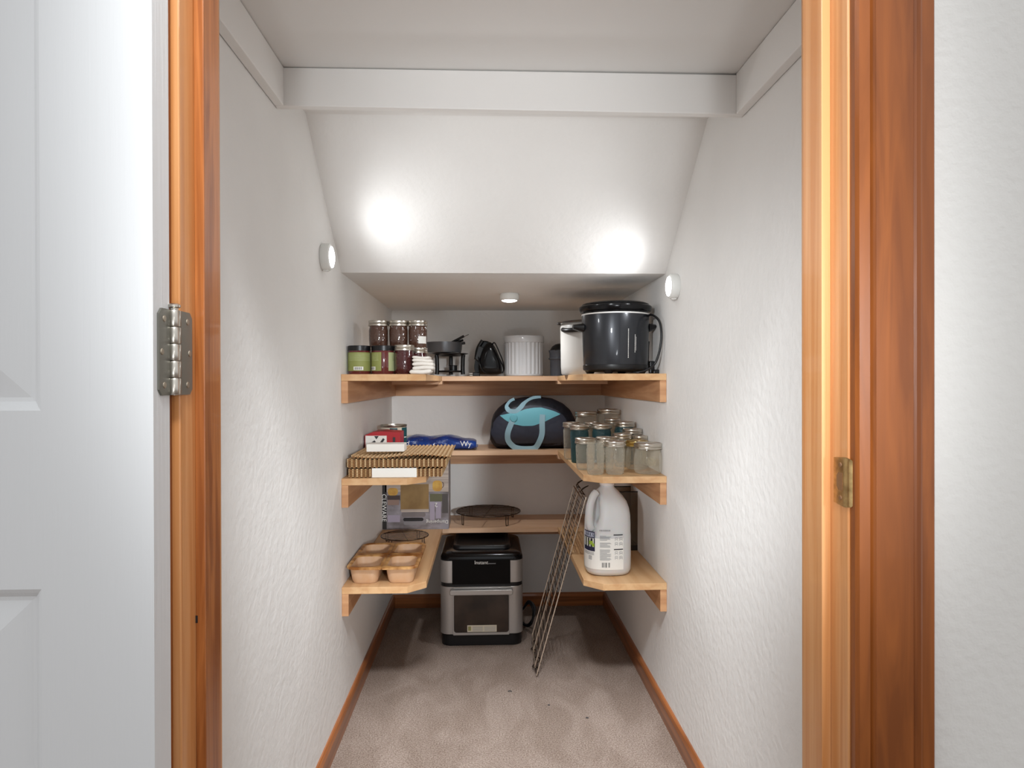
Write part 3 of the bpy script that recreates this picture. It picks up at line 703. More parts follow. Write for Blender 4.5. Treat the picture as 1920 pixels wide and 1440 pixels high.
# ---- white fluted souffle dish
x, r = span(945, 1020, 660, 2.83)
h = zat(982, 628.5, 2.83-r)-Z3
t = thing('souffle_dish', 'white fluted ceramic souffle dish on the back of the top shelf', 'dish', (x, 2.83, Z3))
def flute(a, z):
    if z < 0.010 or z > h-0.027: return 1.0
    return 0.985-0.045*abs(math.cos(13*a))**3.0*1.0
zs_ = [0.010+(h-0.037)*k/6 for k in range(7)]
prof = [(0, 0), (r*0.90, 0), (r*0.955, 0.003), (r*0.955, 0.0099)]+[(r*0.975, z_) for z_ in zs_]+[(r*0.985, h-0.0265), (r, h-0.022), (r, h-0.002), (r*0.985, h), (r*0.94, h), (r*0.93, h-0.003), (r*0.90, 0.008), (0, 0.007)]
bm = BM(); add_lathe(bm, prof, seg=156, rmod=flute); obj('fluted_body', bm, CERAM, t, smooth=35)

# ---- grey ribbed canister (behind the white cooker) and the white slow cooker
x, r = span(1031, 1062, 670, 2.79)
t = thing('canister', 'dark grey ribbed canister with a tilted black lid, left of the white cooker', 'canister', (x, 2.80, Z3))
hc = zat(1040, 655, 2.8)-Z3
RIBG = mat('dark_grey_ribbed_plastic', (84, 88, 96), 0.4)
bm = BM(); add_lathe(bm, [(0, 0), (r*0.92, 0), (r*0.95, 0.004), (r*0.97, hc*0.60), (r*1.0, hc*0.62)], seg=120, rmod=lambda a, z: 1-0.03*abs(math.cos(20*a)) if 0.003 < z < hc*0.61 else 1); obj('ribbed_body', bm, RIBG, t, smooth=40)
bm = BM(); add_lathe(bm, [(r*1.0, hc*0.60), (r*1.14, hc*0.64), (r*1.14, hc*0.67), (r*1.02, hc*0.68), (r*1.02, hc*0.86), (r*1.1, hc*0.9), (r*1.1, hc*0.96), (0, hc*0.98)], seg=48); obj('collar', bm, RIBG, t, smooth=40)
bm = BM(); add_lathe(bm, [(r*1.15, 0), (r*1.16, 0.003), (r*0.7, 0.020), (r*0.3, 0.026), (0, 0.027)], seg=40)
bmesh.ops.rotate(bm, cent=(0, 0, 0), matrix=Matrix.Rotation(-0.18, 3, 'Y'), verts=bm.verts[:]); bmesh.ops.translate(bm, vec=(0.004, 0, hc*0.97), verts=bm.verts[:])
obj('lid', bm, BLACKP, t, smooth=40)

YWC = 2.39; xl_ = atY(1051, 660, YWC).x; rw = 0.118
xw = xl_+rw
hw_ = zat(1070, 609, YWC)-Z3
t = thing('slow_cooker', 'off-white slow cooker with black handles, half hidden behind the charcoal one', 'slow cooker', (xw, YWC, Z3), 0, 'slow cookers on the top shelf')
bm = BM(); add_lathe(bm, [(0, 0.0), (rw*0.93, 0.0), (rw*0.97, 0.006), (rw*0.985, 0.03), (rw, hw_-0.01), (rw*0.98, hw_), (0, hw_)], seg=64); obj('housing', bm, OFFW, t, smooth=40)
bm = BM(); add_lathe(bm, [(rw*0.9, hw_-0.002), (rw*1.10, hw_+0.001), (rw*1.12, hw_+0.006), (rw*1.08, hw_+0.009), (rw*0.7, hw_+0.012), (rw*0.3, hw_+0.018), (0, hw_+0.018)], seg=56); obj('lid', bm, mat('smoked_glass_lid', (70, 66, 64), 0.08, coat=0.6), t, smooth=50)
bm = BM()
pts = [(-rw*math.cos(a)*1.02-0.010*math.sin((a+0.9)/1.8*PI), -rw*math.sin(a)*1.02, hw_-0.012) for a in [0.35+0.9*k/10 for k in range(11)]]
pts = [(-(rw+0.012*math.sin(PI*k/10))*math.cos(0.3+0.95*k/10), -(rw+0.012*math.sin(PI*k/10))*math.sin(0.3+0.95*k/10), hw_-0.020-0.006*math.sin(PI*k/10)) for k in range(11)]
add_tube(bm, pts, 0.008, 10); obj('handle', bm, BLACKP, t, smooth=60)
bm = BM(); pts = [(-p_[0], p_[1], p_[2]) for p_ in pts]; add_tube(bm, pts, 0.008, 10); obj('handle', bm, BLACKP, t, smooth=60)

# ---- big charcoal slow cooker
YK = 2.06
x, r = span(1091, 1216, 640, YK)
yk = YK; r *= 0.997
t = thing('slow_cooker', 'large charcoal slow cooker with black lid and cord, front right of top shelf', 'slow cooker', (x, yk, Z3), 0, 'slow cookers on the top shelf')
hb = zat(1150, 584, yk-r)-Z3
bm = BM(); add_lathe(bm, [(0, 0.012), (r*0.90, 0.012), (r*0.945, 0.016), (r*0.945, 0.026), (r*0.96, 0.030), (r, hb-0.006), (r*0.99, hb-0.001), (0, hb-0.001)], seg=80); obj('housing', bm, CHAR, t, smooth=40)
bm = BM(); add_lathe(bm, [(0, 0.008), (r*0.8, 0.007), (r*0.95, 0.012), (r*0.965, 0.016), (r*0.965, 0.027), (r*0.93, 0.029)], seg=80); obj('base_ring', bm, BLACKP, t, smooth=40)
bm = BM(); add_lathe(bm, [(r*0.98, hb-0.004), (r*1.008, hb-0.003), (r*1.008, hb+0.0005), (r*0.97, hb+0.001)], seg=80); obj('rim_band', bm, WHITEI, t, smooth=40)
bm = BM(); add_lathe(bm, [(r*0.88, hb), (r*0.96, hb+0.002), (r*0.97, hb+0.006), (r*1.04, hb+0.008), (r*1.075, hb+0.014), (r*1.075, hb+0.022), (r*1.03, hb+0.026), (r*0.97, hb+0.026), (0, hb+0.026)], seg=80); obj('stoneware_rim', bm, BLACKG, t, smooth=40)
bm = BM(); add_lathe(bm, [(0, hb+0.0262), (r*0.98, hb+0.0262), (r*0.99, hb+0.030), (r*0.9, hb+0.034), (r*0.5, hb+0.036), (0, hb+0.0365)], seg=72); obj('lid', bm, BLACKG, t, smooth=40)
for s in (-1, 1):
    bm = BM()
    zc0 = zat(1100, 613, yk)-Z3
    rings = []
    for k in range(6):
        u = k/5; xx = s*(r*0.97+0.030*u*(1 if s < 0 else 0.8)); hy = 0.030*(1-0.35*u); hz = (0.011-0.004*u)
        rings.append([(xx, hy*math.cos(2*PI*j/16), zc0-(0.012*(1-u) if j > 8 else 0)*0.6+hz*math.sin(2*PI*j/16)) for j in range(16)])
    add_loft(bm, rings); obj('handle', bm, BLACKP, t, smooth=50)
for k in range(4):
    a = PI/4+k*PI/2+0.35
    bm = BM(); add_lathe(bm, [(0, 0), (0.010, 0), (0.016, 0.010), (0.018, 0.014), (0, 0.014)], r*0.78*math.cos(a), r*0.78*math.sin(a), 0, 18); obj('foot', bm, BLACKP, t, smooth=40)
base = (x, yk, Z3)
tube_px([(1212, 640, -.02), (1210, 610, -.02), (1216, 592, -.05), (1226, 592, -.08), (1236, 602, -.105), (1240, 622, -.115), (1239, 645, -.115), (1234, 668, -.11), (1226, 684, -.105), (1212, 694, -.11), (1196, 698.5, -.112), (1188, 700, -.10)], 0.0034, 'cord', BLACKP, t, yk, base, 6)
tube_px([(1216, 640, .02), (1215, 665, .02), (1216, 690, 0.02), (1228, 698, -.0)], 0.0034, 'cord', BLACKP, t, yk, base, 6)
p_ = atY(1222, 672, yk)
bm = BM(); add_box(bm, p_.x-x-0.006, p_.x-x+0.009, 0.0, 0.02, 0.002, 0.040); obj('plug', bm, BLACKP, t, bevel=0.003)
bm = BM(); p2 = atY(1226, 695, yk-0.03); add_box(bm, p2.x-x-0.006, p2.x-x+0.02, -0.05, -0.03, 0.0, 0.013); obj('plug', bm, BLACKP, t, bevel=0.003)
# vertical maker lettering (illegible in the photograph: short strokes)
for ang, z0, z1, w in ((0.20, 0.046, 0.128, 0.010), (0.42, 0.062, 0.112, 0.010), (0.455, 0.068, 0.104, 0.006)):
    cells = []; z_ = z0
    while z_ < z1:
        l_ = 0.0018+0.0022*random.random(); cells.append((ang-w, ang+w, z_, z_+l_)); z_ += l_+0.001
    bm = BM()
    for (a0, a1, za, zb) in cells: curved_patch(bm, 1, a0, a1, za, zb, 2, rz=lambda z: (r*0.96+(r-r*0.96)*(z-0.03)/(hb-0.036))+0.0006)
    obj('vertical_print', bm, WHITEI, t)

# ---- woven placemats, middle shelf left
PM_Y0, PM_Y1 = 1.945, 2.255
pmx0, pmx1 = atY(653, 880, PM_Y0).x+0.001, atY(829, 880, PM_Y0).x
PMG = 'corrugated woven placemats on the middle shelf'
def placemat(z, th, x0, x1, y0, y1, amp, k, lab, group, wave=None, n=26):
    xc, yc = (x0+x1)/2, (y0+y1)/2
    t = tag_root = bpy.data.objects.new('x', None)
    bpy.data.objects.remove(t)
    bm = BM(); top = []; bot = []
    N = n*6; M = 10
    G = {}
    for i in range(N+1):
        u = i/N; X = x0-xc+(x1-x0)*u
        rip = amp*math.cos(2*PI*n*u)
        for j in range(M+1):
            v = j/M; Y = y0-yc+(y1-y0)*v
            wv = wave(u, v) if wave else 0
            G[i, j, 0] = bm.verts.new((X, Y, rip+wv)); G[i, j, 1] = bm.verts.new((X, Y, rip+wv+th))
    for i in range(N):
        for j in range(M):
            bm.faces.new((G[i, j, 1], G[i+1, j, 1], G[i+1, j+1, 1], G[i, j+1, 1]))
            bm.faces.new((G[i, j, 0], G[i, j+1, 0], G[i+1, j+1, 0], G[i+1, j, 0]))
        bm.faces.new((G[i, 0, 0], G[i+1, 0, 0], G[i+1, 0, 1], G[i, 0, 1])); bm.faces.new((G[i, M, 0], G[i, M, 1], G[i+1, M, 1], G[i+1, M, 0]))
    for j in range(M):
        bm.faces.new((G[0, j, 0], G[0, j, 1], G[0, j+1, 1], G[0, j+1, 0])); bm.faces.new((G[N, j, 0], G[N, j+1, 0], G[N, j+1, 1], G[N, j, 1]))
    bm.faces.ensure_lookup_table(); wsp = x1-x0
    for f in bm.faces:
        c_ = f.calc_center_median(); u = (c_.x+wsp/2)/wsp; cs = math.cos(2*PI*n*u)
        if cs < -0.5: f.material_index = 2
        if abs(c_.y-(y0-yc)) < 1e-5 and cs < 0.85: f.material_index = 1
    o = obj('placemat', bm, [RATTAN, RATTAN_D, RATTAN_M], None, smooth=50); o.location = (xc, yc, z)
    return tag(o, lab, 'placemat', group)
th = 0.0036; z = Z2+0.0016
ord_ = ['lowest', 'second', 'third', 'fourth', 'top']
for k in range(5):
    placemat(z, th, pmx0, pmx1, PM_Y0, PM_Y1, 0.0014, k, 'woven tan placemat in the paper-banded bundle, %s of its five' % ord_[k], PMG, n=22)
    z += th+0.0010
zb_top = z+0.0016
z = zb_top+0.0026
W2 = lambda u, v: -0.0008
def wav(k):
    return lambda u, v: (0.0035*math.sin(2*PI*(u*1.25+0.52))*min(1, k/2.5)*(1-0.5*v))
x0b, x1b = atY(650, 870, PM_Y0).x+0.002, atY(841, 870, PM_Y0).x
nm_ = ['lowest', 'second', 'third', 'fourth', 'fifth']
for k in range(5):
    placemat(z, th, x0b, x1b-0.006, PM_Y0-0.002, PM_Y1, 0.0022, k, 'woven tan placemat in the loose upper bundle, %s from below' % nm_[k], PMG, n=22)
    z += th+0.0010
top = placemat(z+0.0066, 0.004, x0b+0.012, x1b+0.006, PM_Y0-0.004, PM_Y1, 0.0022, 6, 'uppermost wavy woven placemat with the white carton lying on it', PMG, wave=lambda u, v: 0.0042*math.sin(2*PI*(u*1.1+0.5))*(1-v), n=24)
ztp = z+0.0066+0.004+0.0022
# paper band round the lower bundle
bx0, bx1 = atY(697, 888, PM_Y0-0.005).x, atY(781, 888, PM_Y0-0.005).x
bm = BM(); add_box(bm, bx0, bx1, PM_Y0-0.0022, PM_Y0-0.0010, Z2+0.0006, zb_top+0.0005)
bm2 = obj('paper_band', bm, WHITEP, None); tag(bm2, 'white paper band on the front of the lower placemat bundle', 'paper band')
# white carton on top
c0, c1 = atY(687, 845, 2.0).x, atY(757, 845, 2.0).x
zc1 = zat(720, 838, 2.0)
t = thing('carton', 'small blank white carton lying on the top placemat', 'carton', ((c0+c1)/2, 2.03, ztp+0.0030))
hw2 = (c1-c0)/2; hh2 = max(0.022, zc1-ztp-0.003)
bm = BM(); add_box(bm, -hw2, hw2, -0.03, 0.03, 0, hh2); obj('box', bm, WHITEP, t, bevel=0.001)
bm = BM(); add_box(bm, hw2+0.0001, hw2+0.0016, -0.029, 0.029, 0.001, hh2-0.001); obj('end_flap', bm, WHITEP, t)
carton_obj = t

# ---- red and white box, can, blue bag, packet
YR = 2.262
x0, x1 = atY(684, 820, YR).x, atY(750, 820, YR).x
zt_ = zat(720, 809, YR)-Z2
RED = mat('red_carton', (176, 30, 40), 0.4); 
x0 = max(x0, A+0.003)
t = thing('carton', 'red carton with a white front and black bar marks, behind the placemats', 'carton', ((x0+x1)/2, YR+0.0515, Z2))
w_ = (x1-x0)/2
bm = BM(); add_box(bm, -w_, w_, -0.05, 0.05, 0, zt_-0.012); add_prism(bm, [(-w_, zt_-0.0121), (w_, zt_-0.0121), (w_, zt_-0.004), (w_*0.0, zt_), (-w_*0.5, zt_-0.001)], -0.05, 0.05, 'y'); obj('box', bm, RED, t)
bm = BM(); wp0, wp1 = -w_+0.002, -w_+2*w_*0.62
add_box(bm, wp0, wp1, -0.0512, -0.0502, 0.004, zt_-0.014); wp = obj('white_panel', bm, WHITEP, t)
bm = BM(); cx_ = (wp0+wp1)/2; zc_ = zat(705, 828, YR)-Z2
def bar(bm, x, z, l, wd, ang):
    ca, sa = math.cos(ang), math.sin(ang); q_ = [(x+ca*a-sa*b, z+sa*a+ca*b) for a, b in ((-l, -wd), (l, -wd), (l, wd), (-l, wd))]
    add_prism(bm, q_, -0.0520, -0.0513, 'y')
bar(bm, cx_-0.011, zc_-0.004, 0.010, 0.0035, 0.6); bar(bm, cx_+0.020, zc_+0.001, 0.010, 0.0035, 0.95)
add_prism(bm, [(cx_+0.001, zt_-0.026), (cx_+0.009, zt_-0.015), (cx_-0.006, zt_-0.015)], -0.0520, -0.0513, 'y')
obj('black_marks', bm, INK, t)
bm = BM(); bar(bm, w_*0.66, zc_+0.006, 0.004, 0.008, 0); obj('dark_logo_patch', bm, INK, t)
YC_ = 2.46; x, r = span(713, 763, 800, YC_)
x = max(x, A+r+0.002)
hc = zat(738, 796, YC_)-Z2
t = thing('tin_can', 'tin can with a teal and white paper wrap, behind the red carton', 'can', (x, YC_, Z2))
bm = BM(); add_lathe(bm, [(0, 0), (r*0.97, 0), (r, 0.002), (r, 0.005), (r*0.975, 0.007), (r*0.975, hc-0.007), (r, hc-0.005), (r, hc), (r*0.96, hc), (r*0.95, hc-0.004), (0, hc-0.004)], seg=48); obj('can_body', bm, STEEL, t, smooth=40)
bm = BM(); curved_patch(bm, r*0.975+0.0006, -1.57, 1.57, 0.008, hc-0.008, 24); obj('paper_wrap', bm, mat('cream_wrap', (206, 196, 178), 0.5), t, smooth=60)
TEALD = mat('dark_teal_wrap', (24, 74, 80), 0.5)
bm = BM(); curved_patch(bm, r*0.975+0.0012, -0.15, 0.42, hc-0.022, hc-0.010, 8); curved_patch(bm, r*0.975+0.0012, 0.78, 1.5, 0.010, hc-0.009, 8); obj('teal_panel', bm, TEALD, t, smooth=60)
bm = BM()
for a0, z0 in ((1.0, hc*0.42), (1.0, hc*0.62)): curved_patch(bm, r*0.975+0.0018, a0, a0+0.35, z0, z0+0.003, 4)
obj('white_lettering', bm, WHITEI, t)
# blue bag
YBg = 2.735
p0 = atY(757, 826, YBg); p1 = atY(893, 834, YBg)
t = thing('snack_bag', 'crumpled blue plastic bag with white lettering lying on the middle shelf', 'bag', ((p0.x+p1.x)/2, YBg+0.03, Z2))
L = (p1.x-p0.x)/2; BLUE = mat('blue_film', (30, 66, 140), 0.28, coat=0.4, vary=((18, 40, 100), (14, 14, 30), 3, 0.35, 0.6), bump=((30, 30, 60), 0.6, 0.01, 3))
bm = BM(); rings = []
N = 36
for i in range(N+1):
    u = -1+2*i/N
    zt2 = 0.056-0.006*u-0.010*u*u+0.004*math.sin(7*u); fl = 1-abs(u)**12*0.5
    ring = []
    for j in range(20):
        a = 2*PI*j/20; hz = zt2/2*fl+0.002
        yy = math.copysign(abs(math.cos(a))**0.8, math.cos(a))*(0.066+0.004*math.sin(9*u+j))
        zz = zt2/2*0.92+ -0.012*max(0, u-0.2)*0 + math.sin(a)*hz+0.0015*math.sin(13*u+2*j)
        ring.append((u*L, yy+0.004*math.sin(3*u), max(zz, 0.0015)))
    rings.append(ring)
add_loft(bm, rings); obj('film', bm, BLUE, t, smooth=50)
bm = BM()
for s in (-1, 1):
    z0 = 0.012
    P = []
    for k in range(11): P.append((s*(L+(0.006 if k % 2 else 0.002)), -0.055+0.011*k))
    a_ = [(s*(L-0.012), -0.055)]+P+[(s*(L-0.012), 0.055)]
    add_prism(bm, a_, z0, z0+0.0012, 'z')
obj('crimped_seal', bm, BLUE, t)
text('lettering', 'Wy', 0.030, WHITEI, t, (L*0.72, -0.0755, 0.026), rx=PI/2-0.25, rz=0)
text('lettering', 'd', 0.028, WHITEI, t, (-L*0.86, -0.0755, 0.03), rx=PI/2-0.2, ry=0.2)
# pink packet and green packet in front of it
PINK = mat('pale_pink_film', (206, 176, 192), 0.35, coat=0.3, bump=((40, 40, 40), 0.5, 0.006, 3))
def packet(name, lab, cat, px0, px1, py0, Y, hh, dp, m, group=None):
    a_, b_ = atY(px0, py0, Y).x, atY(px1, py0, Y).x
    t = thing(name, lab, cat, ((a_+b_)/2, Y, Z2), 0, group); L = (b_-a_)/2
    bm = BM(); rings = []
    for i in range(17):
        u = -1+2*i/16; f = (1-abs(u)**4*0.8)
        rings.append([(u*L, math.cos(2*PI*j/16)*dp*(1-0.15*abs(u)), max(0.001, hh/2+math.sin(2*PI*j/16)*hh/2*f+0.001*math.sin(11*u+j))) for j in range(16)])
    add_loft(bm, rings); obj('film', bm, m, t, smooth=50); return t
pk = packet('packet', 'pale pink packet lying between the red carton and blue bag', 'packet', 757, 803, 832, 2.45, 0.030, 0.045, PINK)
bm = BM(); add_box(bm, 0.028, 0.046, -0.0465, -0.0415, 0.004, 0.017); obj('red_trim', bm, RED, pk, bevel=0.001)
packet('packet', 'small sage green packet behind the right end of the placemats', 'packet', 806, 832, 838, 2.34, 0.05, 0.03, mat('sage_film', (150, 158, 132), 0.5))
packet('bottle_cap', 'small red rounded cap behind the white carton', 'cap', 762, 776, 838, 2.33, 0.052, 0.012, RED)

# ---- duffel bag
YG = 2.80
xg0, xg1 = atY(919, 800, YG).x, atY(1081, 800, YG).x
xg = (xg0+xg1)/2; LG = (xg1-xg0)/2
t = thing('duffel_bag', 'black and turquoise duffel bag with pale blue straps on the middle shelf', 'bag', (xg, YG, Z2))
zt_of = [(919, 812), (921, 790), (926, 775), (935, 764), (948, 754), (962, 748), (985, 744), (1010, 743.5), (1035, 747), (1055, 756), (1068, 768), (1076, 783), (1080, 800), (1081, 818)]
prof = [((atY(a_, b_, YG).x-xg)/LG, atY(a_, b_, YG).z-Z2) for a_, b_ in zt_of]
def topz(u):
    u = max(-0.999, min(0.999, u))
    for (a, za), (b, zb) in zip(prof, prof[1:]):
        if u <= b: return za+(zb-za)*max(0, (u-a))/(b-a)
    return prof[-1][1]
def botz(u): return 0.0 if abs(u) < 0.82 else 0.035*((abs(u)-0.82)/0.18)**2
DG = 0.098
def bag_y(u, z):   # front surface
    zt2, zb2 = topz(u), botz(u); c = (zt2+zb2)/2; hz = max(0.004, (zt2-zb2)/2)
    q_ = min(0.98, abs((z-c)/hz)); e = 2.6
    d = DG*(1-0.35*abs(u)**4)
    return -d*(1-q_**e)**(1/e)
bm = BM(); rings = []
for i in range(49):
    u = -1+2*i/48; u = math.copysign(abs(u)**0.85, u)*0.999
    zt2, zb2 = topz(u), botz(u); c = (zt2+zb2)/2; hz = max(0.004, (zt2-zb2)/2); d = DG*(1-0.35*abs(u)**4); e = 2/2.6
    rings.append([(u*LG, -math.copysign(abs(math.cos(2*PI*j/40))**e, math.cos(2*PI*j/40))*d, max(0.0008, c+math.copysign(abs(math.sin(2*PI*j/40))**e, math.sin(2*PI*j/40))*hz)) for j in range(40)])
add_loft(bm, rings); obj('bag_body', bm, NAVY, t, smooth=60)
def G2(px, py):
    p_ = atY(px, py, YG-0.09); return ((p_.x-xg)/LG, p_.z-Z2)
def patch(upper, lower, nm, m, off, nu=30, nv=10):
    U = [G2(*q_) for q_ in upper]; Lw = [G2(*q_) for q_ in lower]
    def ev(P, u):
        for (a, za), (b, zb) in zip(P, P[1:]):
            if u <= b: return za+(zb-za)*(u-a)/(b-a)
        return P[-1][1]
    u0, u1 = max(U[0][0], Lw[0][0]), min(U[-1][0], Lw[-1][0])
    bm = BM(); g_ = []
    for i in range(nu+1):
        u = u0+(u1-u0)*i/nu; a, b = ev(Lw, u), ev(U, u)
        g_.append([bm.verts.new((u*LG, bag_y(u, a+(b-a)*j/nv)-off, a+(b-a)*j/nv)) for j in range(nv+1)])
    for i in range(nu):
        for j in range(nv): bm.faces.new((g_[i][j], g_[i+1][j], g_[i+1][j+1], g_[i][j+1]))
    return obj(nm, bm, m, t, smooth=60)
patch([(921, 800), (930, 785), (945, 772), (965, 764), (995, 760), (1025, 762), (1045, 769), (1060, 782), (1066, 800)], [(921, 815), (930, 832), (950, 836), (990, 838), (1030, 838), (1055, 835), (1066, 812)], 'front_panel', NAVY2, 0.0010)
patch([(938, 779), (955, 775), (972, 772), (985, 767), (1000, 764.5), (1015, 764), (1030, 768), (1041, 771.5), (1050, 776)], [(938, 780), (948, 788), (962, 795), (980, 798.5), (1000, 798), (1020, 791), (1036, 783), (1050, 777)], 'turquoise_panel', TEAL, 0.0020)
def strap(pts, wd, nm, off=0.004, free=False):
    P = []
    for q_ in pts:
        u, z_ = G2(q_[0], q_[1]); extra = q_[2] if len(q_) > 2 else 0
        P.append(Vector((u*LG, bag_y(max(-.97, min(.97, u)), max(0.004, min(topz(u)-0.004, z_)))-off-extra, max(min(z_, topz(max(-.97, min(.97, u)))-0.003) if extra < 0.001 else z_, 0.0015))))
    P = smooth_path(P, 6); bm = BM(); rows = []
    for i, p_ in enumerate(P):
        tg = (P[min(i+1, len(P)-1)]-P[max(i-1, 0)]).normalized(); nrm = Vector((0, -1, 0))
        sd = tg.cross(nrm)
        if sd.length < 0.25: sd = Vector((1, 0, 0))
        sd.normalize(); 
        a = sd*wd/2; b = Vector((0, -0.0009, 0))
        rows.append([p_-a-b, p_+a-b, p_+a+b, p_-a+b])
    add_loft(bm, rows); obj(nm, bm, STRAP, t, smooth=50)
strap([(962, 786), (957, 797), (952, 812), (953, 826), (962, 837, .01), (972, 841.5, .028), (990, 842.5, .03), (1004, 840, .026), (1012, 826, .006), (1016, 812), (1016, 795), (1017, 777)], 0.022, 'strap')
strap([(966, 746, -.002), (958, 754), (951, 763), (955, 770), (967, 771), (976, 764), (983, 757), (1000, 748), (1016, 745, -.002)], 0.018, 'strap')
bm = BM(); u, z_ = G2(963, 784); add_lathe(bm, [(0, 0.004), (0.013, 0.003), (0.016, 0)], seg=20)
bmesh.ops.rotate(bm, cent=(0, 0, 0), matrix=Matrix.Rotation(PI/2, 3, 'X'), verts=bm.verts[:]); bmesh.ops.translate(bm, vec=(u*LG, bag_y(u, z_)-0.004, z_), verts=bm.verts[:]); obj('stitched_tab', bm, TEAL, t, smooth=40)

# ---- tall printed carton on the lowest shelf
YX = 2.675
bx0_, bx1_ = atY(714, 950, YX).x, atY(841, 950, YX).x
hbx = 0.272
t = thing('carton', 'tall photo-printed carton standing upside down in the left back corner', 'carton', ((bx0_+bx1_)/2, YX, Z1))
wx = (bx1_-bx0_)/2
PHOTO = mat('grey_photo_print', (152, 146, 152), 0.45, vary=((104, 96, 96), (14, 14, 22), 3, 0.35, 0.62))
bm = BM(); add_box(bm, -wx, wx, 0, 0.13, 0, hbx); obj('box', bm, PHOTO, t)
def fpanel(nm, m, px0, py0, px1, py1, dy=0.0006, rr=None, parent=t):
    a_ = atY(px0, py0, YX-dy); b_ = atY(px1, py1, YX-dy); ox, oz = (bx0_+bx1_)/2, Z1
    bm = BM(); 
    x0, x1 = max(-wx, a_.x-ox), min(wx, b_.x-ox); z1, z0 = min(hbx-0.0005, a_.z-oz), max(0.0005, b_.z-oz)
    if rr: add_prism(bm, rrect((x0+x1)/2, (z0+z1)/2, x1-x0, z1-z0, min(rr, (x1-x0)/2.01, (z1-z0)/2.01)), -dy, -dy+0.0004, 'y')
    else: add_box(bm, x0, x1, -dy, -dy+0.0004, z0, z1)
    return obj(nm, bm, m, parent)
SHIP = mat('shiplap_print', (186, 172, 160), 0.5, vary=((160, 146, 136), (3, 3, 120), 2, 0.4, 0.6))
MUG = mat('yellow_mug_print', (206, 164, 74), 0.5, vary=((186, 138, 58), (30, 30, 30), 2, 0.4, 0.6))
fpanel('shiplap_band', SHIP, 722, 866, 841, 922)
fpanel('dark_spine', mat('black_spine_print', (28, 22, 20), 0.5), 714, 866, 725, 992)
fpanel('kraft_panel', mat('kraft_print', (148, 118, 70), 0.5, vary=((128, 98, 54), (16, 16, 16), 3, 0.35, 0.65)), 751, 908, 804, 957, 0.0012)
fpanel('yellow_mug_print', MUG, 727, 915, 746, 929, 0.0012, 0.012)
fpanel('yellow_mug_print', MUG, 811, 901, 829, 921, 0.0012, 0.014)
tube = BM(); p_ = atY(829, 909, YX-0.002); ox = (bx0_+bx1_)/2
add_tube(tube, [(p_.x-ox+0.006*math.cos(a), -0.0018, p_.z-Z1+0.010*math.sin(a)) for a in [-PI/2+PI*k/8 for k in range(9)]], 0.0012, 6); obj('mug_handle_print', tube, mat('brown_print', (96, 62, 30), 0.5), t)
fpanel('dark_shelf_print', mat('umber_print', (66, 50, 46), 0.5), 726, 929, 750, 937, 0.0010)
fpanel('tan_print', mat('blush_print', (142, 116, 104), 0.5), 727, 937, 748, 947, 0.0010)
fpanel('olive_print', mat('olive_print', (96, 94, 66), 0.5), 806, 926, 829, 940, 0.0010)
fpanel('dark_shelf_print', mat('charcoal_print', (76, 70, 68), 0.5), 829, 926, 840, 962, 0.0010)
LAV = mat('lavender_bottle_print', (162, 152, 168), 0.5)
fpanel('bottle_print', LAV, 806, 941, 815, 975, 0.0010); fpanel('bottle_print', LAV, 817, 941, 827, 972, 0.0010)
fpanel('bottle_print', LAV, 727, 966, 750, 979, 0.0010)
fpanel('black_plate_print', mat('black_plate', (30, 28, 30), 0.4), 756, 971, 794, 977, 0.0012, 0.008)
fpanel('grey_plate_print', mat('grey_plate', (120, 112, 112), 0.4), 753, 961, 798, 969, 0.0012, 0.008)
fpanel('grey_plate_print', mat('grey_plate2', (134, 130, 132), 0.4), 757, 978, 800, 984, 0.0012, 0.008)
fpanel('cream_edge_print', SHIP, 752, 955, 804, 960, 0.0016)
p_ = atY(720, 944, YX); s_ = p_.x-ox
text('spine_lettering', 'BICYCLEWARE'[4:], 0.0235, WHITEI, t, (s_, -0.0022, zat(720, 952, YX)-Z1), rx=PI/2, ry=PI/2, sx=1.02)
p_ = atY(818, 980, YX)
text('script_lettering', 'Dampening', 0.019, WHITEI, t, (atY(820, 978, YX).x-ox, -0.0022, zat(820, 978, YX)-Z1), rx=PI/2, ry=PI)
text('numeral', '2', 0.024, WHITEI, t, (atY(818, 946, YX).x-ox, -0.0022, zat(818, 946, YX)-Z1), rx=PI/2, ry=PI)
bm = BM(); add_box(bm, wx+0.0002, wx+0.0010, 0.001, 0.129, 0.001, hbx-0.001); obj('grey_side_print', bm, mat('pale_side_print', (150, 142, 142), 0.5), t)
